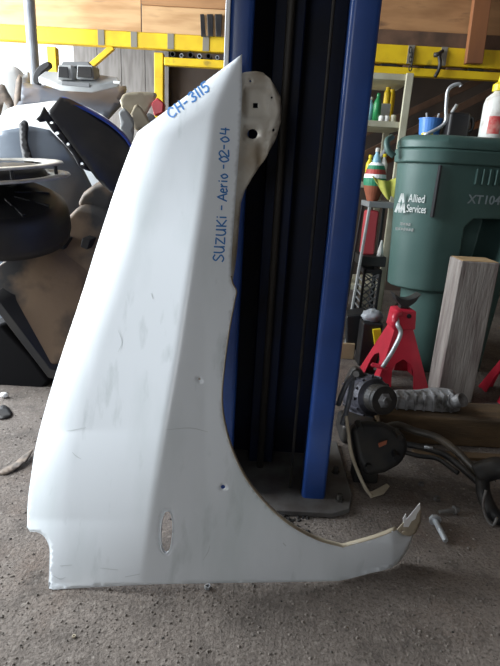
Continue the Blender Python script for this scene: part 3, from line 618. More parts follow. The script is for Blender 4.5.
for a in range(10, 370, 60):
    v = Vector((math.cos(math.radians(a)), math.sin(math.radians(a)), 0)); v -= ra * v.dot(ra)
    MB().cyl(rc + v * 0.205 + ra * 0.0005, rc + v * 0.205 - ra * 0.0345, 0.007, n=8).build('pin', 'black_plastic', rg)
MB().lathe([(0.150, 0.040), (0.158, 0.034), (0.178, 0.0), (0.17, -0.008), (0.06, -0.014), (0.0, -0.014)], rc - ra * 0.043, ra, n=32).build('hub', 'black_plastic', rg, sm=True)
# black box on the floor under the tank
bb = thing('battery_tray', 'black plastic car battery tray on the floor under the fuel tank', 'tray', (-1.05, 2.15, 0))
MB().prism([at(x, y, Y=2.02) for x, y in ((-30, 330), (0, 324), (30, 356), (49, 382), (40, 391.5), (-30, 396))], (0.05, 0.3, 0)).build('shell', 'deep_black', bb, bevel=0.015, seg=3)
tag(MB().sphere(at(4, 395, Z=0.012), 0.013, 10, 6, (1.5, 1, 0.9)).build('light_bulb', 'torn_white', sm=True), 'tiny white bulb on the floor before the black tray', 'bulb')

# ------------------------------------------------------------------ right: green wheeled bin
def xyat(x, y, Y): p = at(x, y, Y=Y); return p
bin_ = thing('wheeled_bin', 'tall dark green plastic wheeled refuse bin with lid behind the red jack stand', 'bin', (0.97, 2.62, 0))
BP = [(0.665, 2.58), (0.668, 2.52), (0.69, 2.47), (0.735, 2.425), (0.79, 2.395), (0.83, 2.385), (0.87, 2.385), (1.22, 2.43), (1.28, 2.46), (1.31, 2.52), (1.32, 2.88), (1.28, 2.94), (1.22, 2.96), (0.88, 2.94), (0.82, 2.90), (0.78, 2.84)]
CX, CY = 0.98, 2.66
def ringz(z, sc, dx=0.0, dy=0.0): return [(CX + (x - CX) * sc + dx, CY + (y - CY) * sc + dy, z) for x, y in BP]
body = MB().loft([ringz(0.0, 0.70, 0.05), ringz(0.40, 0.77, 0.045), ringz(0.43, 0.78, 0.045), ringz(0.445, 0.88, 0.0), ringz(0.75, 0.935), ringz(1.04, 0.985)]).build('body', 'bin_green', bin_)
cut = MB().prism([(1.00, 2.2, 0.30), (0.985, 2.2, 0.76), (1.02, 2.2, 0.80), (1.215, 2.2, 0.81), (1.17, 2.2, 0.30), (1.1, 2.2, 0.30)], (0, 0.56, 0)).build('cutter', 'bin_green')
md = body.modifiers.new('cut', 'BOOLEAN'); md.object = cut; md.operation = 'DIFFERENCE'; md.solver = 'EXACT'
bpy.context.view_layer.update(); apply_mods(body); bpy.data.objects.remove(cut, do_unlink=True)
md = body.modifiers.new('bevel', 'BEVEL'); md.width = 0.008; md.segments = 2; md.limit_method = 'ANGLE'; md.angle_limit = math.radians(40); body.data.shade_smooth(); md.harden_normals = True
MB().loft([ringz(1.035, 1.0), ringz(1.04, 1.04), ringz(1.095, 1.05), ringz(1.10, 1.02)]).build('rim', 'bin_green', bin_, bevel=0.006)
MB().loft([ringz(1.101, 1.0, 0, 0.0), ringz(1.102, 1.03), ringz(1.135, 1.02), ringz(1.152, 0.97), ringz(1.160, 0.90)]).build('lid', 'bin_green', bin_, bevel=0.006)
# left handle of the lid
MB().tube(smooth([at(394, 156, Y=2.50), at(388, 150, Y=2.50), at(387, 141, Y=2.52), at(392, 137, Y=2.56)], 5), 0.014, 10).build('lid_handle', 'bin_green', bin_, sm=True)
MB().bx((0.808, 2.372, 0.80), (0.818, 2.405, 1.03)).build('corner_groove', 'hole_dark', bin_, bevel=0.002)
for k in range(5): MB().bx((0.985 + k * 0.03, 2.392, 0.955), (0.992 + k * 0.03, 2.432, 1.025)).build('rib', 'bin_green', bin_, bevel=0.003)
for x in (0.93, 1.2):
    wl_ = MB().lathe([(0.11, -0.03), (0.12, -0.02), (0.12, 0.02), (0.11, 0.03), (0.06, 0.03), (0.06, 0.015), (0.02, 0.015), (0.02, -0.03)], (x, 3.0, 0.121), (1, 0, 0), n=24, close=True).build('wheel', 'rubber', bin_, sm=False)
def text3(body_, loc, xdir, up, size, m, parent, bold=0.0, name='lettering', label=None, xs=1.0):
    c = bpy.data.curves.new('t', 'FONT'); c.body = body_; c.size = size; c.extrude = 0.0006; c.offset = bold; c.space_character = 1.0
    o = bpy.data.objects.new('t', c); COL.objects.link(o); bpy.context.view_layer.update()
    me = bpy.data.meshes.new_from_object(o.evaluated_get(bpy.context.evaluated_depsgraph_get())); bpy.data.objects.remove(o, do_unlink=True)
    x = Vector(xdir).normalized(); u = Vector(up); u = (u - x * u.dot(x)).normalized(); n_ = x.cross(u)
    M = Matrix((x * xs, u, n_)).transposed().to_4x4(); M.translation = Vector(loc) - ORG[parent]
    me.transform(M); me.materials.clear(); me.materials.append(MATS[m]); o = bpy.data.objects.new(name, me); COL.objects.link(o); o.parent = parent; ORG[o] = ORG[parent]
    if label: o['label'] = label
    return o
# print on the angled front-left face (between ring points 3 and 5)
def face_pt(u, z, i=3, j=4, off=0.003):
    def rz(k):
        sc = 0.88 + (z - 0.445) / 0.305 * 0.055 if z < 0.75 else 0.935 + (z - 0.75) / 0.29 * 0.05
        x, y = BP[k]; return Vector((CX + (x - CX) * sc, CY + (y - CY) * sc, z))
    a, b = rz(i), rz(j); d = (b - a); nn = Vector((d.y, -d.x, 0)).normalized()
    return a + d * u + nn * off, d.normalized()
p, dx = face_pt(0.05, 0.862, 3, 4, 0.004); p -= dx * 0.042
text3('Allied', p, dx, (0, -0.05, 1), 0.05, 'bin_print', bin_, 0.0004, label='white lettering on the bin', xs=0.66)
p2_, _ = face_pt(0.0, 0.815, 3, 4, 0.004); p2_ -= dx * 0.042
text3('Services', p2_, dx, (0, -0.05, 1), 0.05, 'bin_print', bin_, 0.0004, label='white lettering on the bin', xs=0.55)
lg = p2_ + dx * -0.012
lm = MB()
for bx_, bz_ in ((-0.028, -0.006), (-0.006, -0.006), (-0.017, 0.04)):
    for s_ in ((0, 0, 0.010, 0.042), (0.010, 0.042, 0.020, 0)):
        lm.beam(lg + dx * (bx_ - 0.010 + s_[0]) + Vector((0, 0, bz_ + s_[1])), lg + dx * (bx_ - 0.010 + s_[2]) + Vector((0, 0, bz_ + s_[3])), 0.001, 0.011, dx.cross(Vector((0, 0, 1))).cross(Vector((0, 0.1, 0.2))))
lm.build('logo', 'bin_print', bin_)['label'] = 'white triangular emblem on the bin'
for r_, (za, n_, wd) in enumerate(((0.757, 4, 0.011), (0.733, 7, 0.0105))):
    m = MB()
    for k in range(n_):
        c = lg + dx * ((0.0 if r_ == 0 else -0.02) + k * 0.0125); c = Vector((c.x, c.y + (0.815 - za) * 0.06, za)); m.box(c, (wd * 0.8, 0.002, 0.011 if k % 3 else 0.014))
    m.build('small_print', 'bin_print', bin_)
for tx_, xo_ in (('XT', 0.965), ('104P', 1.04)): text3(tx_, (xo_, 2.390 + (xo_ - 0.965) * 0.12, 0.872), (1, 0.12, 0), (0, -0.05, 1), 0.055, 'bin_stamp', bin_, 0.0008, label='pale stamped marking on the bin')

# things standing on the bin lid
LZ = 1.1605
def on(x, y, Y): p = at(x, y, Y=Y); return p.x
bt = thing('squeeze_bottle', 'cloudy white squeeze bottle with yellow cone cap on the green bin lid', 'bottle', (1.075, 2.53, LZ))
MB().lathe([(0.052, 0), (0.056, 0.008), (0.056, 0.15), (0.05, 0.175), (0.03, 0.195), (0.022, 0.20), (0.022, 0.205)], (1.075, 2.53, LZ), n=28).build('body', 'bottle_white', bt, sm=True)
MB().lathe([(0.031, 0.2055), (0.031, 0.232), (0.026, 0.236), (0.013, 0.245), (0.006, 0.285), (0.004, 0.287)], (1.075, 2.53, LZ), n=22).build('cap', 'plastic_yellow', bt, sm=False)
a0, a1 = math.radians(225), math.radians(280); m = MB(); vs = []
for k in range(9):
    a = a0 + (a1 - a0) * k / 8
    for z in (0.02, 0.095): vs.append((1.075 + 0.0568 * math.cos(a), 2.53 + 0.0568 * math.sin(a), LZ + z))
m.add(vs, [(2 * i, 2 * i + 2, 2 * i + 3, 2 * i + 1) for i in range(8)]).build('paper_label', 'label_red', bt, solid=0.0006)
tag(MB().tube(smooth([at(424, 135.5, Y=2.49), at(444, 124, Y=2.49), at(446, 108, Y=2.49), at(447.5, 92, Y=2.49), at(452, 86, Y=2.49), at(459, 84, Y=2.49), at(461, 86, Y=2.49)], 5), [0.008] * 30 + [0.011], 10).build('bent_bar', 'steel', sm=True), 'bent polished steel bar standing on the green bin lid', 'bar')
jg = thing('black_jug', 'black square oil jug with handle on the green bin lid', 'jug', (0.945, 2.62, LZ))
MB().bx((0.885, 2.57, LZ), (0.985, 2.68, LZ + 0.115)).build('body', 'black_plastic', jg, bevel=0.014, seg=3)
MB().tube(smooth([(0.985, 2.62, LZ + 0.10), (1.01, 2.62, LZ + 0.095), (1.015, 2.62, LZ + 0.05), (0.985, 2.62, LZ + 0.03)], 5), 0.009, 8).build('handle', 'black_plastic', jg, sm=True)
MB().cyl((0.90, 2.60, LZ + 0.115), (0.918, 2.60, LZ + 0.15), 0.008, n=8).build('spout', 'light_grey_plastic', jg, sm=True)
tb = thing('blue_tub', 'small blue plastic tub on the green bin lid beside the steel bar', 'tub', (0.825, 2.66, LZ))
MB().lathe([(0.045, 0), (0.055, 0.085), (0.058, 0.085), (0.058, 0.09), (0.05, 0.09), (0.042, 0.01)], (0.825, 2.66, LZ), n=24).build('shell', 'plastic_blue', tb, sm=False)
for dx_ in (-0.01, 0.02): MB().cyl((0.825 + dx_, 2.66, LZ + 0.02), (0.82 + dx_ * 2, 2.66, LZ + 0.115), 0.005, n=8).build('brush_stick', 'light_grey_plastic', tb)
tag(MB().lathe([(0.026, 0), (0.028, 0.003), (0.026, 0.014), (0.018, 0.017)], (0.785, 2.555, LZ), n=18).build('bottle_cap', 'plastic_yellow'), 'small yellow bottle cap lying on the green bin lid', 'cap')
tag(MB().bx((0.975, 2.75, LZ), (1.06, 2.84, LZ + 0.10)).build('engine_part', 'aluminium', bevel=0.012), 'grey metal casting behind the black jug on the bin lid', 'engine part')

# ------------------------------------------------------------------ cream shelf and what stands on it
SX0, SX1, SY0, SY1 = 0.36, 0.812, 3.03, 3.39
shf = thing('cream_shelf', 'cream metal shelving unit between the lift post and green bin', 'shelf', ((SX0 + SX1) / 2, SY0 + 0.18, 0))
ZS = (1.475, 1.235, 0.905, 0.30)
for z in ZS: MB().bx((SX0, SY0, z), (SX1, SY1, z + 0.032)).build('shelf_board', 'shelf_cream', shf, bevel=0.004)
for x in (SX0 + 0.02, SX1 - 0.025):
    for y in (SY0 - 0.012, SY1 + 0.012): MB().bx((x - 0.02, y - 0.011, 0), (x + 0.02, y + 0.011, 1.51)).build('post', 'shelf_cream', shf, bevel=0.004)
def bottle(name, x, y, z, r, h, m, cap, label, neck=0.4, cat='bottle'):
    t = thing(name, label, cat, (x, y, z))
    MB().lathe([(r, 0), (r, h * 0.62), (r * 0.85, h * 0.72), (r * neck, h * 0.84), (r * neck, h * 0.88)], (x, y, z), n=16).build('body', m, t, sm=True)
    MB().lathe([(r * neck * 1.25, h * 0.882), (r * neck * 1.25, h * 0.97), (r * neck, h)], (x, y, z), n=14).build('cap', cap, t)
    return t
z2 = ZS[1] + 0.0325; z3 = ZS[2] + 0.0325
bottle('green_bottle', 0.645, 3.08, z2, 0.022, 0.145, 'bottle_green', 'bottle_green', 'dark green bottle on the upper cream shelf')
bottle('clear_bottle', 0.613, 3.12, z2, 0.02, 0.13, 'plastic_sky', 'bottle_white', 'pale blue bottle beside the dark green bottle')
tag(MB().bx((0.672, 3.11, z2), (0.727, 3.16, z2 + 0.10)).build('white_carton', 'bottle_white', bevel=0.003), 'small white carton on the upper cream shelf', 'carton')
for x, h in ((0.725, 0.035), (0.69, 0.03), (0.66, 0.028)):
    tag(MB().lathe([(0.016, 0), (0.016, h * 0.8), (0.012, h)], (x + 0.01, 3.052, z2), n=14).build('small_jar', ('bottle_white', 'steel', 'shelf_cream')[int(x * 1000) % 3], sm=False), {0.725: 'tiny jar nearest the front post on the upper cream shelf', 0.69: 'tiny jar before the white carton', 0.66: 'tiny jar between green bottle and white carton'}[x], 'jar')
for k, x in enumerate((0.735, 0.775)):
    tag(MB().lathe([(0.02, 0), (0.02, 0.17), (0.014, 0.185), (0.014, 0.20)], (x - 0.01, 3.22 + k * 0.06, z2), n=14).build('yellow_tube', 'rack_yellow', sm=False), ('yellow tube standing behind the white carton', 'yellow tube standing next to the rear shelf post')[k], 'tube')
bottle('spray_can', 0.675, 3.07, z3, 0.026, 0.19, 'plastic_sky', 'bottle_white', 'sky blue spray can on the middle cream shelf')
bottle('yellow_bottle', 0.638, 3.07, z3, 0.022, 0.15, 'plastic_yellow', 'plastic_yellow', 'yellow bottle on the middle cream shelf beside the spray can')
bottle('white_bottle', 0.718, 3.07, z3, 0.022, 0.16, 'bottle_white', 'plastic_yellow', 'white bottle with yellow cap on the middle cream shelf')
tag(MB().tube(smooth([(0.69, 3.17, z3 + 0.0145), (0.71, 3.17, z3 + 0.12), (0.735, 3.17, z3 + 0.17), (0.755, 3.17, z3 + 0.215)], 5), 0.014, 8).build('grey_lever', 'pole_grey', sm=True), 'grey bent lever standing behind the white bottle', 'lever')
# striped pot on a black stool in front of the shelf
cart = thing('black_stand', 'black metal stand with grey edged legs holding a shelf beside the bin', 'stand', (0.65, 2.86, 0))
KX0, KX1, KY0, KY1 = 0.60, 0.735, 2.775, 2.975
MB().beam((0.562, KY0, 0.0), (0.605, KY0, 0.835), 0.014, 0.022).build('leg', 'light_grey_plastic', cart, bevel=0.003)
MB().beam((KX1 - 0.008, KY1 - 0.01, 0.0), (KX1 - 0.008, KY1 - 0.01, 0.81), 0.016, 0.02).build('leg', 'black_plastic', cart, bevel=0.003)
MB().beam((0.562, KY1 - 0.01, 0.0), (0.605, KY1 - 0.01, 0.81), 0.016, 0.02).build('leg', 'black_plastic', cart, bevel=0.003)
MB().bx((KX0 - 0.005, KY0 - 0.012, 0.81), (KX1, KY1, 0.84)).build('top_board', 'mid_grey_plastic', cart, bevel=0.004)
MB().bx((KX0 - 0.01, KY0 + 0.012, 0.49), (KX1, KY1 - 0.025, 0.545)).build('shelf_board', 'black_plastic', cart, bevel=0.004)
pot = thing('striped_pot', 'round pot painted with green red and white bands on the black stand', 'pot', (0.632, 2.86, 0.8405))
prof = [(0.030, 0.0), (0.040, 0.03), (0.050, 0.055), (0.057, 0.08), (0.060, 0.10), (0.060, 0.12), (0.057, 0.14), (0.050, 0.165), (0.042, 0.185), (0.03, 0.20)]
for k, mt in enumerate(('terracotta', 'terracotta', 'terracotta', 'stripe_green', 'stripe_green', 'torn_white', 'stripe_red', 'stripe_green', 'torn_white')):
    MB().lathe(prof[k:k + 2], (0.632, 2.86, 0.8405), n=22).build('band', mt, pot, sm=False)
# yellow cloth hanging over the edge of the stand
m = MB(); vs = []; N = 12
for j in range(N + 1):
    for i in range(N + 1):
        u, v = i / N, j / N
        P0 = at(372 + 27 * u, 176 + 5 * math.sin(u * 3.1), Y=2.75); P1 = at(386 + 9 * u, 198 + 2 * math.sin(u * 9), Y=2.735)
        q = P0.lerp(P1, v); q.y += 0.012 * math.sin(u * 11 + v * 3) - 0.02 * v; vs.append(q)
for j in range(N):
    for i in range(N): a = j * (N + 1) + i; m.f.append((a, a + 1, a + N + 2, a + N + 1))
m.v = vs; tag(m.build('cleaning_cloth', 'cloth_yellow', sm=True, solid=0.004), 'crumpled yellow cleaning cloth draped beside the green bin', 'cloth')
tag(MB().bx((0.605, 2.83, 0.5455), (0.675, 2.92, 0.79)).build('red_canister', 'red_box', bevel=0.012), 'red canister on the shelf of the black stand', 'canister')
tag(MB().lathe([(0.018, 0), (0.016, 0.03), (0.007, 0.075), (0.005, 0.09)], (0.703, 2.815, 0.5455), n=16).build('white_nozzle', 'bottle_white', sm=True), 'white cone nozzle on the shelf of the black stand', 'nozzle')
# black milk crate under the stand
cr = thing('milk_crate', 'black plastic lattice milk crate under the black stand', 'crate', (0.67, 2.86, 0.06))
cx0, cx1, cy0, cy1, cz0, cz1 = 0.625, 0.715, 2.80, 2.945, 0.06, 0.47
for z in (cz0, cz1 - 0.02):
    for a, b in (((cx0, cy0), (cx1, cy0)), ((cx1, cy0), (cx1, cy1)), ((cx1, cy1), (cx0, cy1)), ((cx0, cy1), (cx0, cy0))): MB().beam((*a, z + 0.01), (*b, z + 0.01), 0.014, 0.024).build('rim', 'black_plastic', cr)
for a in ((cx0, cy0), (cx1, cy0), (cx0, cy1), (cx1, cy1)): MB().beam((*a, cz0), (*a, cz1), 0.014, 0.014).build('corner_post', 'black_plastic', cr)
for k in range(9):
    z = cz0 + 0.02 + k * 0.04
    MB().beam((cx0, cy0, z), (cx1, cy0, min(cz1 - 0.02, z + 0.08)), 0.006, 0.008).build('lattice_bar', 'mid_grey_plastic', cr)
    MB().beam((cx0, cy0, min(cz1 - 0.02, z + 0.08)), (cx1, cy0, z), 0.006, 0.008).build('lattice_bar', 'mid_grey_plastic', cr)
    MB().beam((cx0, cy0, z), (cx0, cy1, z), 0.006, 0.010).build('lattice_bar', 'mid_grey_plastic', cr)
tag(MB().bx((0.59, 2.79, 0), (0.715, 2.94, 0.0585)).build('wood_block', 'lumber_dark', bevel=0.004), 'dark wood block under the black milk crate', 'block')

# ------------------------------------------------------------------ red jack stands
def jack_stand(c, rz, label, s=1.0):
    M = Matrix.Translation(Vector(c)) @ Matrix.Rotation(rz, 4, 'Z') @ Matrix.Scale(s, 4)
    t = thing('jack_stand', label, 'jack stand', c, 'red jack stands')
    B, T, Hh = 0.125, 0.042, 0.265
    for k in range(4):
        R = Matrix.Rotation(k * math.pi / 2, 4, 'Z')
        def pt(u, z):
            f_ = z / Hh; hw = B + (T - B) * f_
            return R @ Vector((u * hw, -hw, z))
        m = MB(M)
        # left and right legs plus the web above the arch, as a quad strip
        L = [pt(u, z) for u, z in ((-1, 0), (-1, 0.05), (-1, 0.10), (-1, 0.15), (-1, 0.20), (-1, Hh))]
        I = [pt(u, z) for u, z in ((-0.42, 0), (-0.46, 0.045), (-0.5, 0.085), (-0.40, 0.115), (0, 0.135), (0, Hh))]
        I2 = [pt(-u, z) for u, z in ((-0.42, 0), (-0.46, 0.045), (-0.5, 0.085), (-0.40, 0.115), (0, 0.135), (0, Hh))]
        L2 = [pt(-u, z) for u, z in ((-1, 0), (-1, 0.05), (-1, 0.10), (-1, 0.15), (-1, 0.20), (-1, Hh))]
        m.add(L + I, [(i, i + 6, i + 7, i + 1) for i in range(5)]); m.add(I2 + L2, [(i, i + 6, i + 7, i + 1) for i in range(5)])
        m.build('leg_plate', 'jack_red', t, solid=0.005)
    MB(M).loft([[(x * w, y * w, z) for x, y in ((-1, -1), (1, -1), (1, 1), (-1, 1))] for z, w in ((0.262, 0.046), (0.265, 0.05), (0.345, 0.044), (0.35, 0.036))]).build('collar', 'jack_red', t, bevel=0.006)
    MB(M).cyl((0.012, -0.052, 0.325), (0.012, -0.044, 0.325), 0.010, n=12).build('pin_hole', 'hole_dark', t)
    MB(M).bx((-0.02, -0.016, 0.35), (0.02, 0.016, 0.372)).build('ratchet_bar', 'cast_iron', t, bevel=0.003)
    sad = []
    for i in range(9):
        u = -1 + i / 4; sad.append((u * 0.062, 0.382 + 0.028 * u * u))
    MB(M).prism([(x, -0.028, z + 0.012) for x, z in sad] + [(x * 0.72, -0.028, z - 0.022) for x, z in sad[::-1]], (0, 0.056, 0)).build('saddle', 'cast_iron', t, bevel=0.003)
    MB(M).tube(smooth([(-0.045, -0.055, 0.315), (-0.05, -0.085, 0.295), (-0.035, -0.095, 0.26), (-0.065, -0.115, 0.19), (-0.115, -0.145, 0.12)], 5), [0.010] * 5 + [0.010] * 16, 10).build('lever', 'steel', t, sm=True)
    MB(M).tube(smooth([(-0.03, -0.05, 0.335), (-0.055, -0.06, 0.33), (-0.06, -0.07, 0.30), (-0.045, -0.06, 0.275)], 4), 0.016, 8).build('pawl', 'jack_red', t, sm=True)
    MB(M).beam((-0.15, -0.10, 0.115), (-0.085, -0.135, 0.11), 0.03, 0.014).build('lever_pad', 'jack_red', t, bevel=0.005)
    return t
jc = at(396, 382, Z=0)
jack_stand((jc.x - 0.012, 2.335, 0), math.radians(6), 'red jack stand with black saddle standing before the green bin', 1.07)
jack_stand((1.285, 2.20, 0), math.radians(4), 'red jack stand mostly out of sight beside the upright timber', 1.0)

# ------------------------------------------------------------------ timbers
wpost = thing('timber_block', 'thick weathered upright timber with a pale sawn top before the green bin', 'timber', (1.05, 2.14, 0))
wz = at(478, 262, Y=2.10).z
wx0, wx1 = at(461, 266, Y=2.10).x, at(500, 266, Y=2.10).x
MB().bx((wx0, 2.10, 0.0), (wx1, 2.24, wz - 0.0)).build('beam', 'wood_side', wpost, bevel=0.006)
MB().bx((wx0 + 0.006, 2.106, wz + 0.0002), (wx1 - 0.006, 2.234, wz + 0.002)).build('sawn_end', 'wood_end', wpost)
tb0 = at(452, 445, Z=0)
tl = MB().bx((0.50, 1.70, 0.0), (1.60, 1.86, 0.115)); tag(tl.build('timber_beam', 'wood_brown', bevel=0.008), 'long dark brown timber beam lying on the floor before the upright timber', 'timber')
tag(MB().bx((0.62, 1.60, 0.0), (1.5, 1.64, 0.014)).build('wood_lath', 'wood_brown', bevel=0.002), 'thin wooden lath on the floor along the timber beam', 'lath')

# ------------------------------------------------------------------ engine parts heap
# aluminium manifold lying on the beam
mf = thing('intake_manifold', 'ribbed aluminium intake manifold lying on the timber beam', 'engine part', (0.72, 1.80, 0.1155))
a = Vector((0.555, 1.80, 0.1155)); b = Vector((0.80, 1.80, 0.1155))
MB().loft([[(x, 1.80 + dy * w, 0.1165 + dz) for dy, dz in ((-0.05, 0), (0.05, 0), (0.045, h * 0.8), (0.0, h), (-0.045, h * 0.75))] for x, w, h in ((0.545, 0.8, 0.035), (0.60, 1.0, 0.055), (0.68, 1.0, 0.06), (0.74, 1.1, 0.075), (0.80, 1.0, 0.075), (0.83, 0.7, 0.04))]).build('casting', 'aluminium', mf, bevel=0.006)
for k in range(7):
    x = 0.575 + k * 0.034; MB().bx((x, 1.742, 0.118), (x + 0.009, 1.80, 0.175 + 0.003 * k)).build('rib', 'aluminium', mf, bevel=0.002)
MB().lathe([(0.034, 0), (0.034, 0.01), (0.026, 0.012), (0.026, 0.05)], (0.79, 1.76, 0.155), (0.4, -0.6, 0.5), n=18).build('port_flange', 'aluminium', mf)
# black air box
ab = thing('air_box', 'black plastic air box with metal bracket on the floor beside the lift post', 'engine part', (0.41, 1.5, 0))
MB().prism([at(x, y, Y=Y) for x, y, Y in ((350, 428, 1.44), (362, 420, 1.46), (384, 422, 1.46), (404, 432, 1.44), (410, 445, 1.42), (404, 463, 1.39), (386, 473, 1.38), (366, 477, 1.375), (357, 460, 1.40))], (0.012, 0.11, -0.055)).build('body', 'rubber', ab, bevel=0.022, seg=4)
for k, (x, y) in enumerate(((361, 432), (401, 440), (398, 460), (370, 470))):
    p = at(x, y, Y=1.365); MB().cyl(p + Vector((0, 0.06, 0)), p + Vector((0, 0.012, 0)), 0.010, n=10).build('clip_boss', 'rubber', ab, sm=False)
MB().prism([at(x, y, Y=1.405) for x, y in ((378, 443), (387, 440), (386, 444), (379, 447))], (0, -0.003, 0)).build('badge', 'terracotta', ab)
br = smooth([at(346, 416, Y=1.42), at(348, 430, Y=1.395), at(351, 452, Y=1.365), at(358, 472, Z=0.055), at(366, 489, Z=0.015), at(372, 496, Z=0.008)], 5)
MB().tube(br, 0.006, 8).build('bracket_rod', 'primer_tan', ab, sm=True)
MB().prism([at(x, y, Z=z) for x, y, z in ((366, 491, 0.012), (371, 498, 0.006), (384, 494, 0.010), (390, 486, 0.022), (387, 483, 0.024), (380, 487, 0.018), (372, 491, 0.012))], (0, 0.004, -0.005)).build('bracket_lip', 'primer_tan', ab, bevel=0.002)
MB().bx((0.365, 1.42, 0.0), (0.445, 1.48, 0.06)).build('foot', 'rubber', ab, bevel=0.006)
# support and alternator
tag(MB().bx((0.36, 1.66, 0.0), (0.50, 1.80, 0.085)).build('gear_housing', 'cast_iron', bevel=0.02, seg=3), 'dark cast housing on the floor under the alternator', 'engine part')
al = thing('alternator', 'round dark alternator with exposed pulley beside the lift post', 'alternator', (0.42, 1.66, 0.126))
pc = at(383, 400, Y=1.60); axv = Vector((0.30, -0.88, 0.25)).normalized()
MB().lathe([(0.030, 0.012), (0.050, 0.010), (0.053, 0.0), (0.050, -0.012), (0.044, -0.02), (0.048, -0.03), (0.052, -0.04), (0.050, -0.05)], pc, axv, n=28).build('pulley', 'cast_iron', al, sm=False)
MB().lathe([(0.016, 0.030), (0.016, 0.02), (0.028, 0.012), (0.028, 0.0)], pc, axv, n=6).build('pulley_nut', 'aluminium', al)
MB().lathe([(0.045, -0.051), (0.066, -0.058), (0.074, -0.075), (0.074, -0.11), (0.078, -0.112), (0.078, -0.13), (0.074, -0.132), (0.070, -0.17), (0.05, -0.185)], pc, axv, n=32).build('casing', 'alternator_metal', al, sm=False)
u_ = axv.cross(Vector((0, 0, 1))).normalized(); w_ = axv.cross(u_)
for k in range(12):
    an = 2 * math.pi * k / 12; r_ = u_ * math.cos(an) + w_ * math.sin(an)
    MB().beam(pc + r_ * 0.074 - axv * 0.065, pc + r_ * 0.076 - axv * 0.165, 0.008, 0.008, r_).build('fin', 'alternator_metal', al)
MB().prism([at(x, y, Y=1.70) for x, y in ((345, 384), (352, 371), (356, 368), (362, 371), (372, 384), (378, 392), (366, 398), (352, 398))], (0, 0.035, 0)).build('mounting_arm', 'cast_iron', al, bevel=0.006)
MB().cyl(at(356, 374, Y=1.697), at(356, 374, Y=1.683), 0.012, n=12).build('arm_bolt', 'steel_plate', al)
tag(MB().tube(smooth([at(338, 405, Y=1.50), at(346, 385, Y=1.50), at(352, 378, Y=1.52), at(349, 400, Y=1.53), at(342, 425, Y=1.49)], 6), 0.009, 8).build('blue_grey_hose', 'grey_paint', sm=True), 'grey bent hose between lift post and alternator', 'hose')
# hoses running right from the air box
hs = [([(384, 428, 1.585), (398, 425, 1.60), (415, 431, 1.59), (436, 437, 1.56), (455, 450, 1.50), (470, 465, 1.43), (481, 475, 1.38)], 0.013, 'hose_brown', 'thick brown rubber hose arching from the air box across the floor'),
      ([(405, 444, 1.58), (425, 448, 1.55), (445, 455, 1.50), (462, 468, 1.42), (479, 483, 1.35)], 0.011, 'rubber', 'black hose lying under the brown hose'),
      ([(404, 452, 1.53), (420, 456, 1.51), (438, 459, 1.47), (458, 473, 1.40)], 0.008, 'rubber', 'thin black hose lowest of the bundle beside the air box')]
for pts, r, m_, lb in hs:
    tag(MB().tube(smooth([at(x, y, Y=Y) for x, y, Y in pts], 6), r, 10).build('rubber_hose', m_, sm=True), lb, 'hose')
tag(MB().tube([at(424, 447, Y=1.52), at(433, 448, Y=1.51)], 0.005, 8).build('hose_clamp', 'steel', sm=True), 'bright steel pin lying on the hoses', 'pin')
hj = thing('hose_connector', 'black moulded hose connector with steel bail at the end of the hoses', 'connector', at(490, 500, Z=0))
MB().tube(smooth([at(478, 474, Y=1.37), at(488, 470, Y=1.36), at(500, 468, Y=1.34), at(514, 474, Y=1.32)], 5), 0.034, 12).build('elbow', 'rubber', hj, sm=True)
MB().tube(smooth([at(482, 478, Y=1.36), at(484, 495, Y=1.31), at(492, 512, Y=1.27), at(502, 520, Y=1.255)], 5), 0.021, 12).build('elbow', 'rubber', hj, sm=True)
MB().tube(smooth([at(486, 490, Y=1.28), at(483, 505, Y=1.262), at(487, 519, Y=1.25), at(493, 525, Y=1.24), at(497, 518, Y=1.24)], 5), 0.004, 8).build('bail', 'steel_plate', hj, sm=True)

# small boxes and plastic behind the jack stand
tag(MB().prism([at(x, y, Y=2.62) for x, y in ((346, 316), (366, 313), (372, 322), (371, 348), (346, 352))], (0.02, 0.14, 0)).build('black_case', 'black_plastic', bevel=0.012), 'small black case between the lift post and red jack stand', 'case')
tag(MB().bx((0.50, 2.62, 0.0), (0.72, 2.80, 0.052) if False else (0.58, 2.60, 0.09)).build('cardboard_scrap', 'cardboard', bevel=0.004), 'low cardboard box on the floor behind the alternator', 'box')
tag(MB().prism([at(x, y, Y=2.478) for x, y in ((373, 330), (381, 329), (383, 344), (375, 346))], (0.0, 0.02, 0)).build('yellow_tag', 'plastic_yellow', bevel=0.002), 'yellow plastic tag beside the jack stand lever', 'tag')
tag(MB().bx((0.585, 2.50, 0.0), (0.69, 2.60, 0.24)).build('black_battery', 'black_plastic', bevel=0.008), 'black battery box standing behind the red jack stand', 'battery')
bg_ = MB().sphere((0.64, 2.55, 0.268), 0.05, 16, 10, (1.15, 0.8, 0.75))
rb_ = random.Random(5)
bg_.v = [Vector((0.64, 2.55, 0.268)) + (q - Vector((0.64, 2.55, 0.268))) * rb_.uniform(0.72, 1.12) for q in bg_.v]
bg_.v = [Vector((q.x, q.y, max(q.z, 0.2405))) for q in bg_.v]
tag(bg_.build('plastic_bag', 'clear_bag', sm=True), 'crumpled clear plastic bag lying on the black battery box', 'bag')

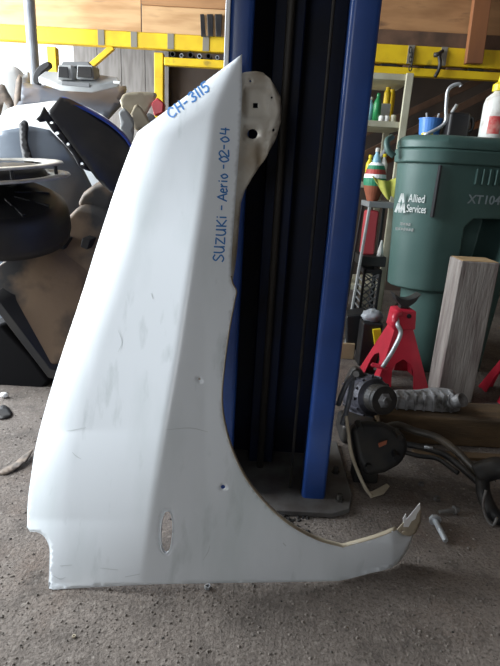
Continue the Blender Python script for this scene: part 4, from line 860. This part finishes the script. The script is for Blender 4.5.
# ------------------------------------------------------------------ hardware on the floor
def bolt(p, d, L, r, label, m='steel'):
    t = thing('bolt', label, 'bolt', (p.x, p.y, 0), 'loose bolts on the floor'); d = Vector(d).normalized()
    MB().lathe([(r * 1.75, 0), (r * 1.75, 0.009), (r * 1.5, 0.011)], p, -d, n=6).build('head', m, t)
    MB().lathe([(r * 2.1, 0.0), (r * 2.1, 0.003)], p, d, n=18).build('washer', m, t)
    prof = [(r, 0.0031), (r, L * 0.45)]
    for k in range(8): z = L * 0.45 + k * L * 0.065; prof += [(r * 0.82, z), (r, z + L * 0.03)]
    prof += [(r * 0.7, L)]
    MB().lathe(prof, p, d, n=12).build('shank', m, t, sm=False); return t
p0 = at(435, 520, Z=0.016); p1 = at(446, 541, Z=0.010); bolt(p0, p1 - p0, (p1 - p0).length, 0.0085, 'long steel bolt lying beside the fender tail')
p0 = at(455, 510, Z=0.013); p1 = at(439, 512, Z=0.010); bolt(p0, p1 - p0, (p1 - p0).length, 0.0065, 'shorter dark bolt with washer lying behind the long bolt', 'steel_plate')
def nut(x, y, r, m, label):
    p = at(x, y, Z=0.0); return tag(MB().lathe([(r, 0), (r, r * 0.9), (r * 0.55, r * 0.9), (r * 0.55, 0)], (p.x, p.y, 0.0005), n=6, close=True).build('hex_nut', m), label, 'nut')
nut(437, 500, 0.012, 'steel_plate', 'dark hex nut on the floor behind the bolts'); nut(421, 485, 0.010, 'steel_plate', 'dark hex nut on the floor near the air box bracket')
nut(207.5, 588, 0.008, 'steel', 'small bright nut on the floor under the fender edge'); nut(74, 637, 0.004, 'primer_tan', 'tiny brass coloured nut on the open floor before the fender')
f8 = planeY((0, 474, at(0, 474, Z=0.004).y), (32, 450, at(32, 450, Z=0.03).y), (15, 472, at(15, 472, Z=0.003).y))
tag(sheet(sm2([(-4, 474), (4, 468), (14, 463), (22, 456), (33, 449), (27, 460), (17, 468), (6, 474)], 3), lambda x, y: at(x, y, Z=0.004 + 0.012 * max(0, (x - 8) / 25)), (), 3).build('dry_leaf', 'scrap_brown', sm=True, solid=0.002, fix=False), 'curled grey brown scrap strip on the floor beside the fender', 'scrap')
tag(sheet(sm2([(-6, 414), (2, 405), (9, 408), (12, 414), (6, 418), (-4, 418)], 3), lambda x, y: at(x, y, Z=0.006), (), 3).build('plastic_scrap', 'black_plastic', sm=True, solid=0.004, fix=False), 'flat dark plastic scrap on the floor before the fuel tank', 'scrap')
# grit nobody could count
rnd = random.Random(3); gv = MB()
def pebble(m, x, y, r, n_=6):
    a0 = rnd.random() * 6; h = r * rnd.uniform(0.5, 1.0)
    vs = [(x + r * rnd.uniform(0.7, 1.2) * math.cos(a0 + k * 2 * math.pi / 5), y + r * rnd.uniform(0.7, 1.2) * math.sin(a0 + k * 2 * math.pi / 5), 0.0002) for k in range(5)]
    vs += [(x + (p[0] - x) * 0.55, y + (p[1] - y) * 0.55, h) for p in vs]
    m.add(vs, [(k, (k + 1) % 5, 5 + (k + 1) % 5, 5 + k) for k in range(5)] + [(5, 6, 7, 8, 9)])
for k in range(5200):
    x = rnd.uniform(-1.3, 1.5); y = rnd.uniform(0.55, 1.0) if rnd.random() < 0.45 else rnd.uniform(0.6, 2.4)
    pebble(gv, x, y, rnd.choice((0.0012, 0.0015, 0.002, 0.002, 0.003)) * (1 + 0.3 * y))
g = gv.build('floor_grit', 'grit', base=(0, 1, 0)); tag(g, 'loose pale grit scattered over the concrete floor', 'grit', kind='stuff')
gb = MB()
for k in range(420):
    x = rnd.gauss(0.03, 0.09); y = rnd.gauss(1.2, 0.035)
    if x < 0.2: pebble(gb, x, y, rnd.uniform(0.003, 0.008))
for k in range(60): pebble(gb, rnd.uniform(-0.6, 1.3), rnd.uniform(0.7, 1.7), rnd.uniform(0.0015, 0.0035))
g = gb.build('dark_debris', 'gravel_black', base=(0, 1.2, 0)); tag(g, 'dark gravelly debris swept against the lift post foot', 'debris', kind='stuff')
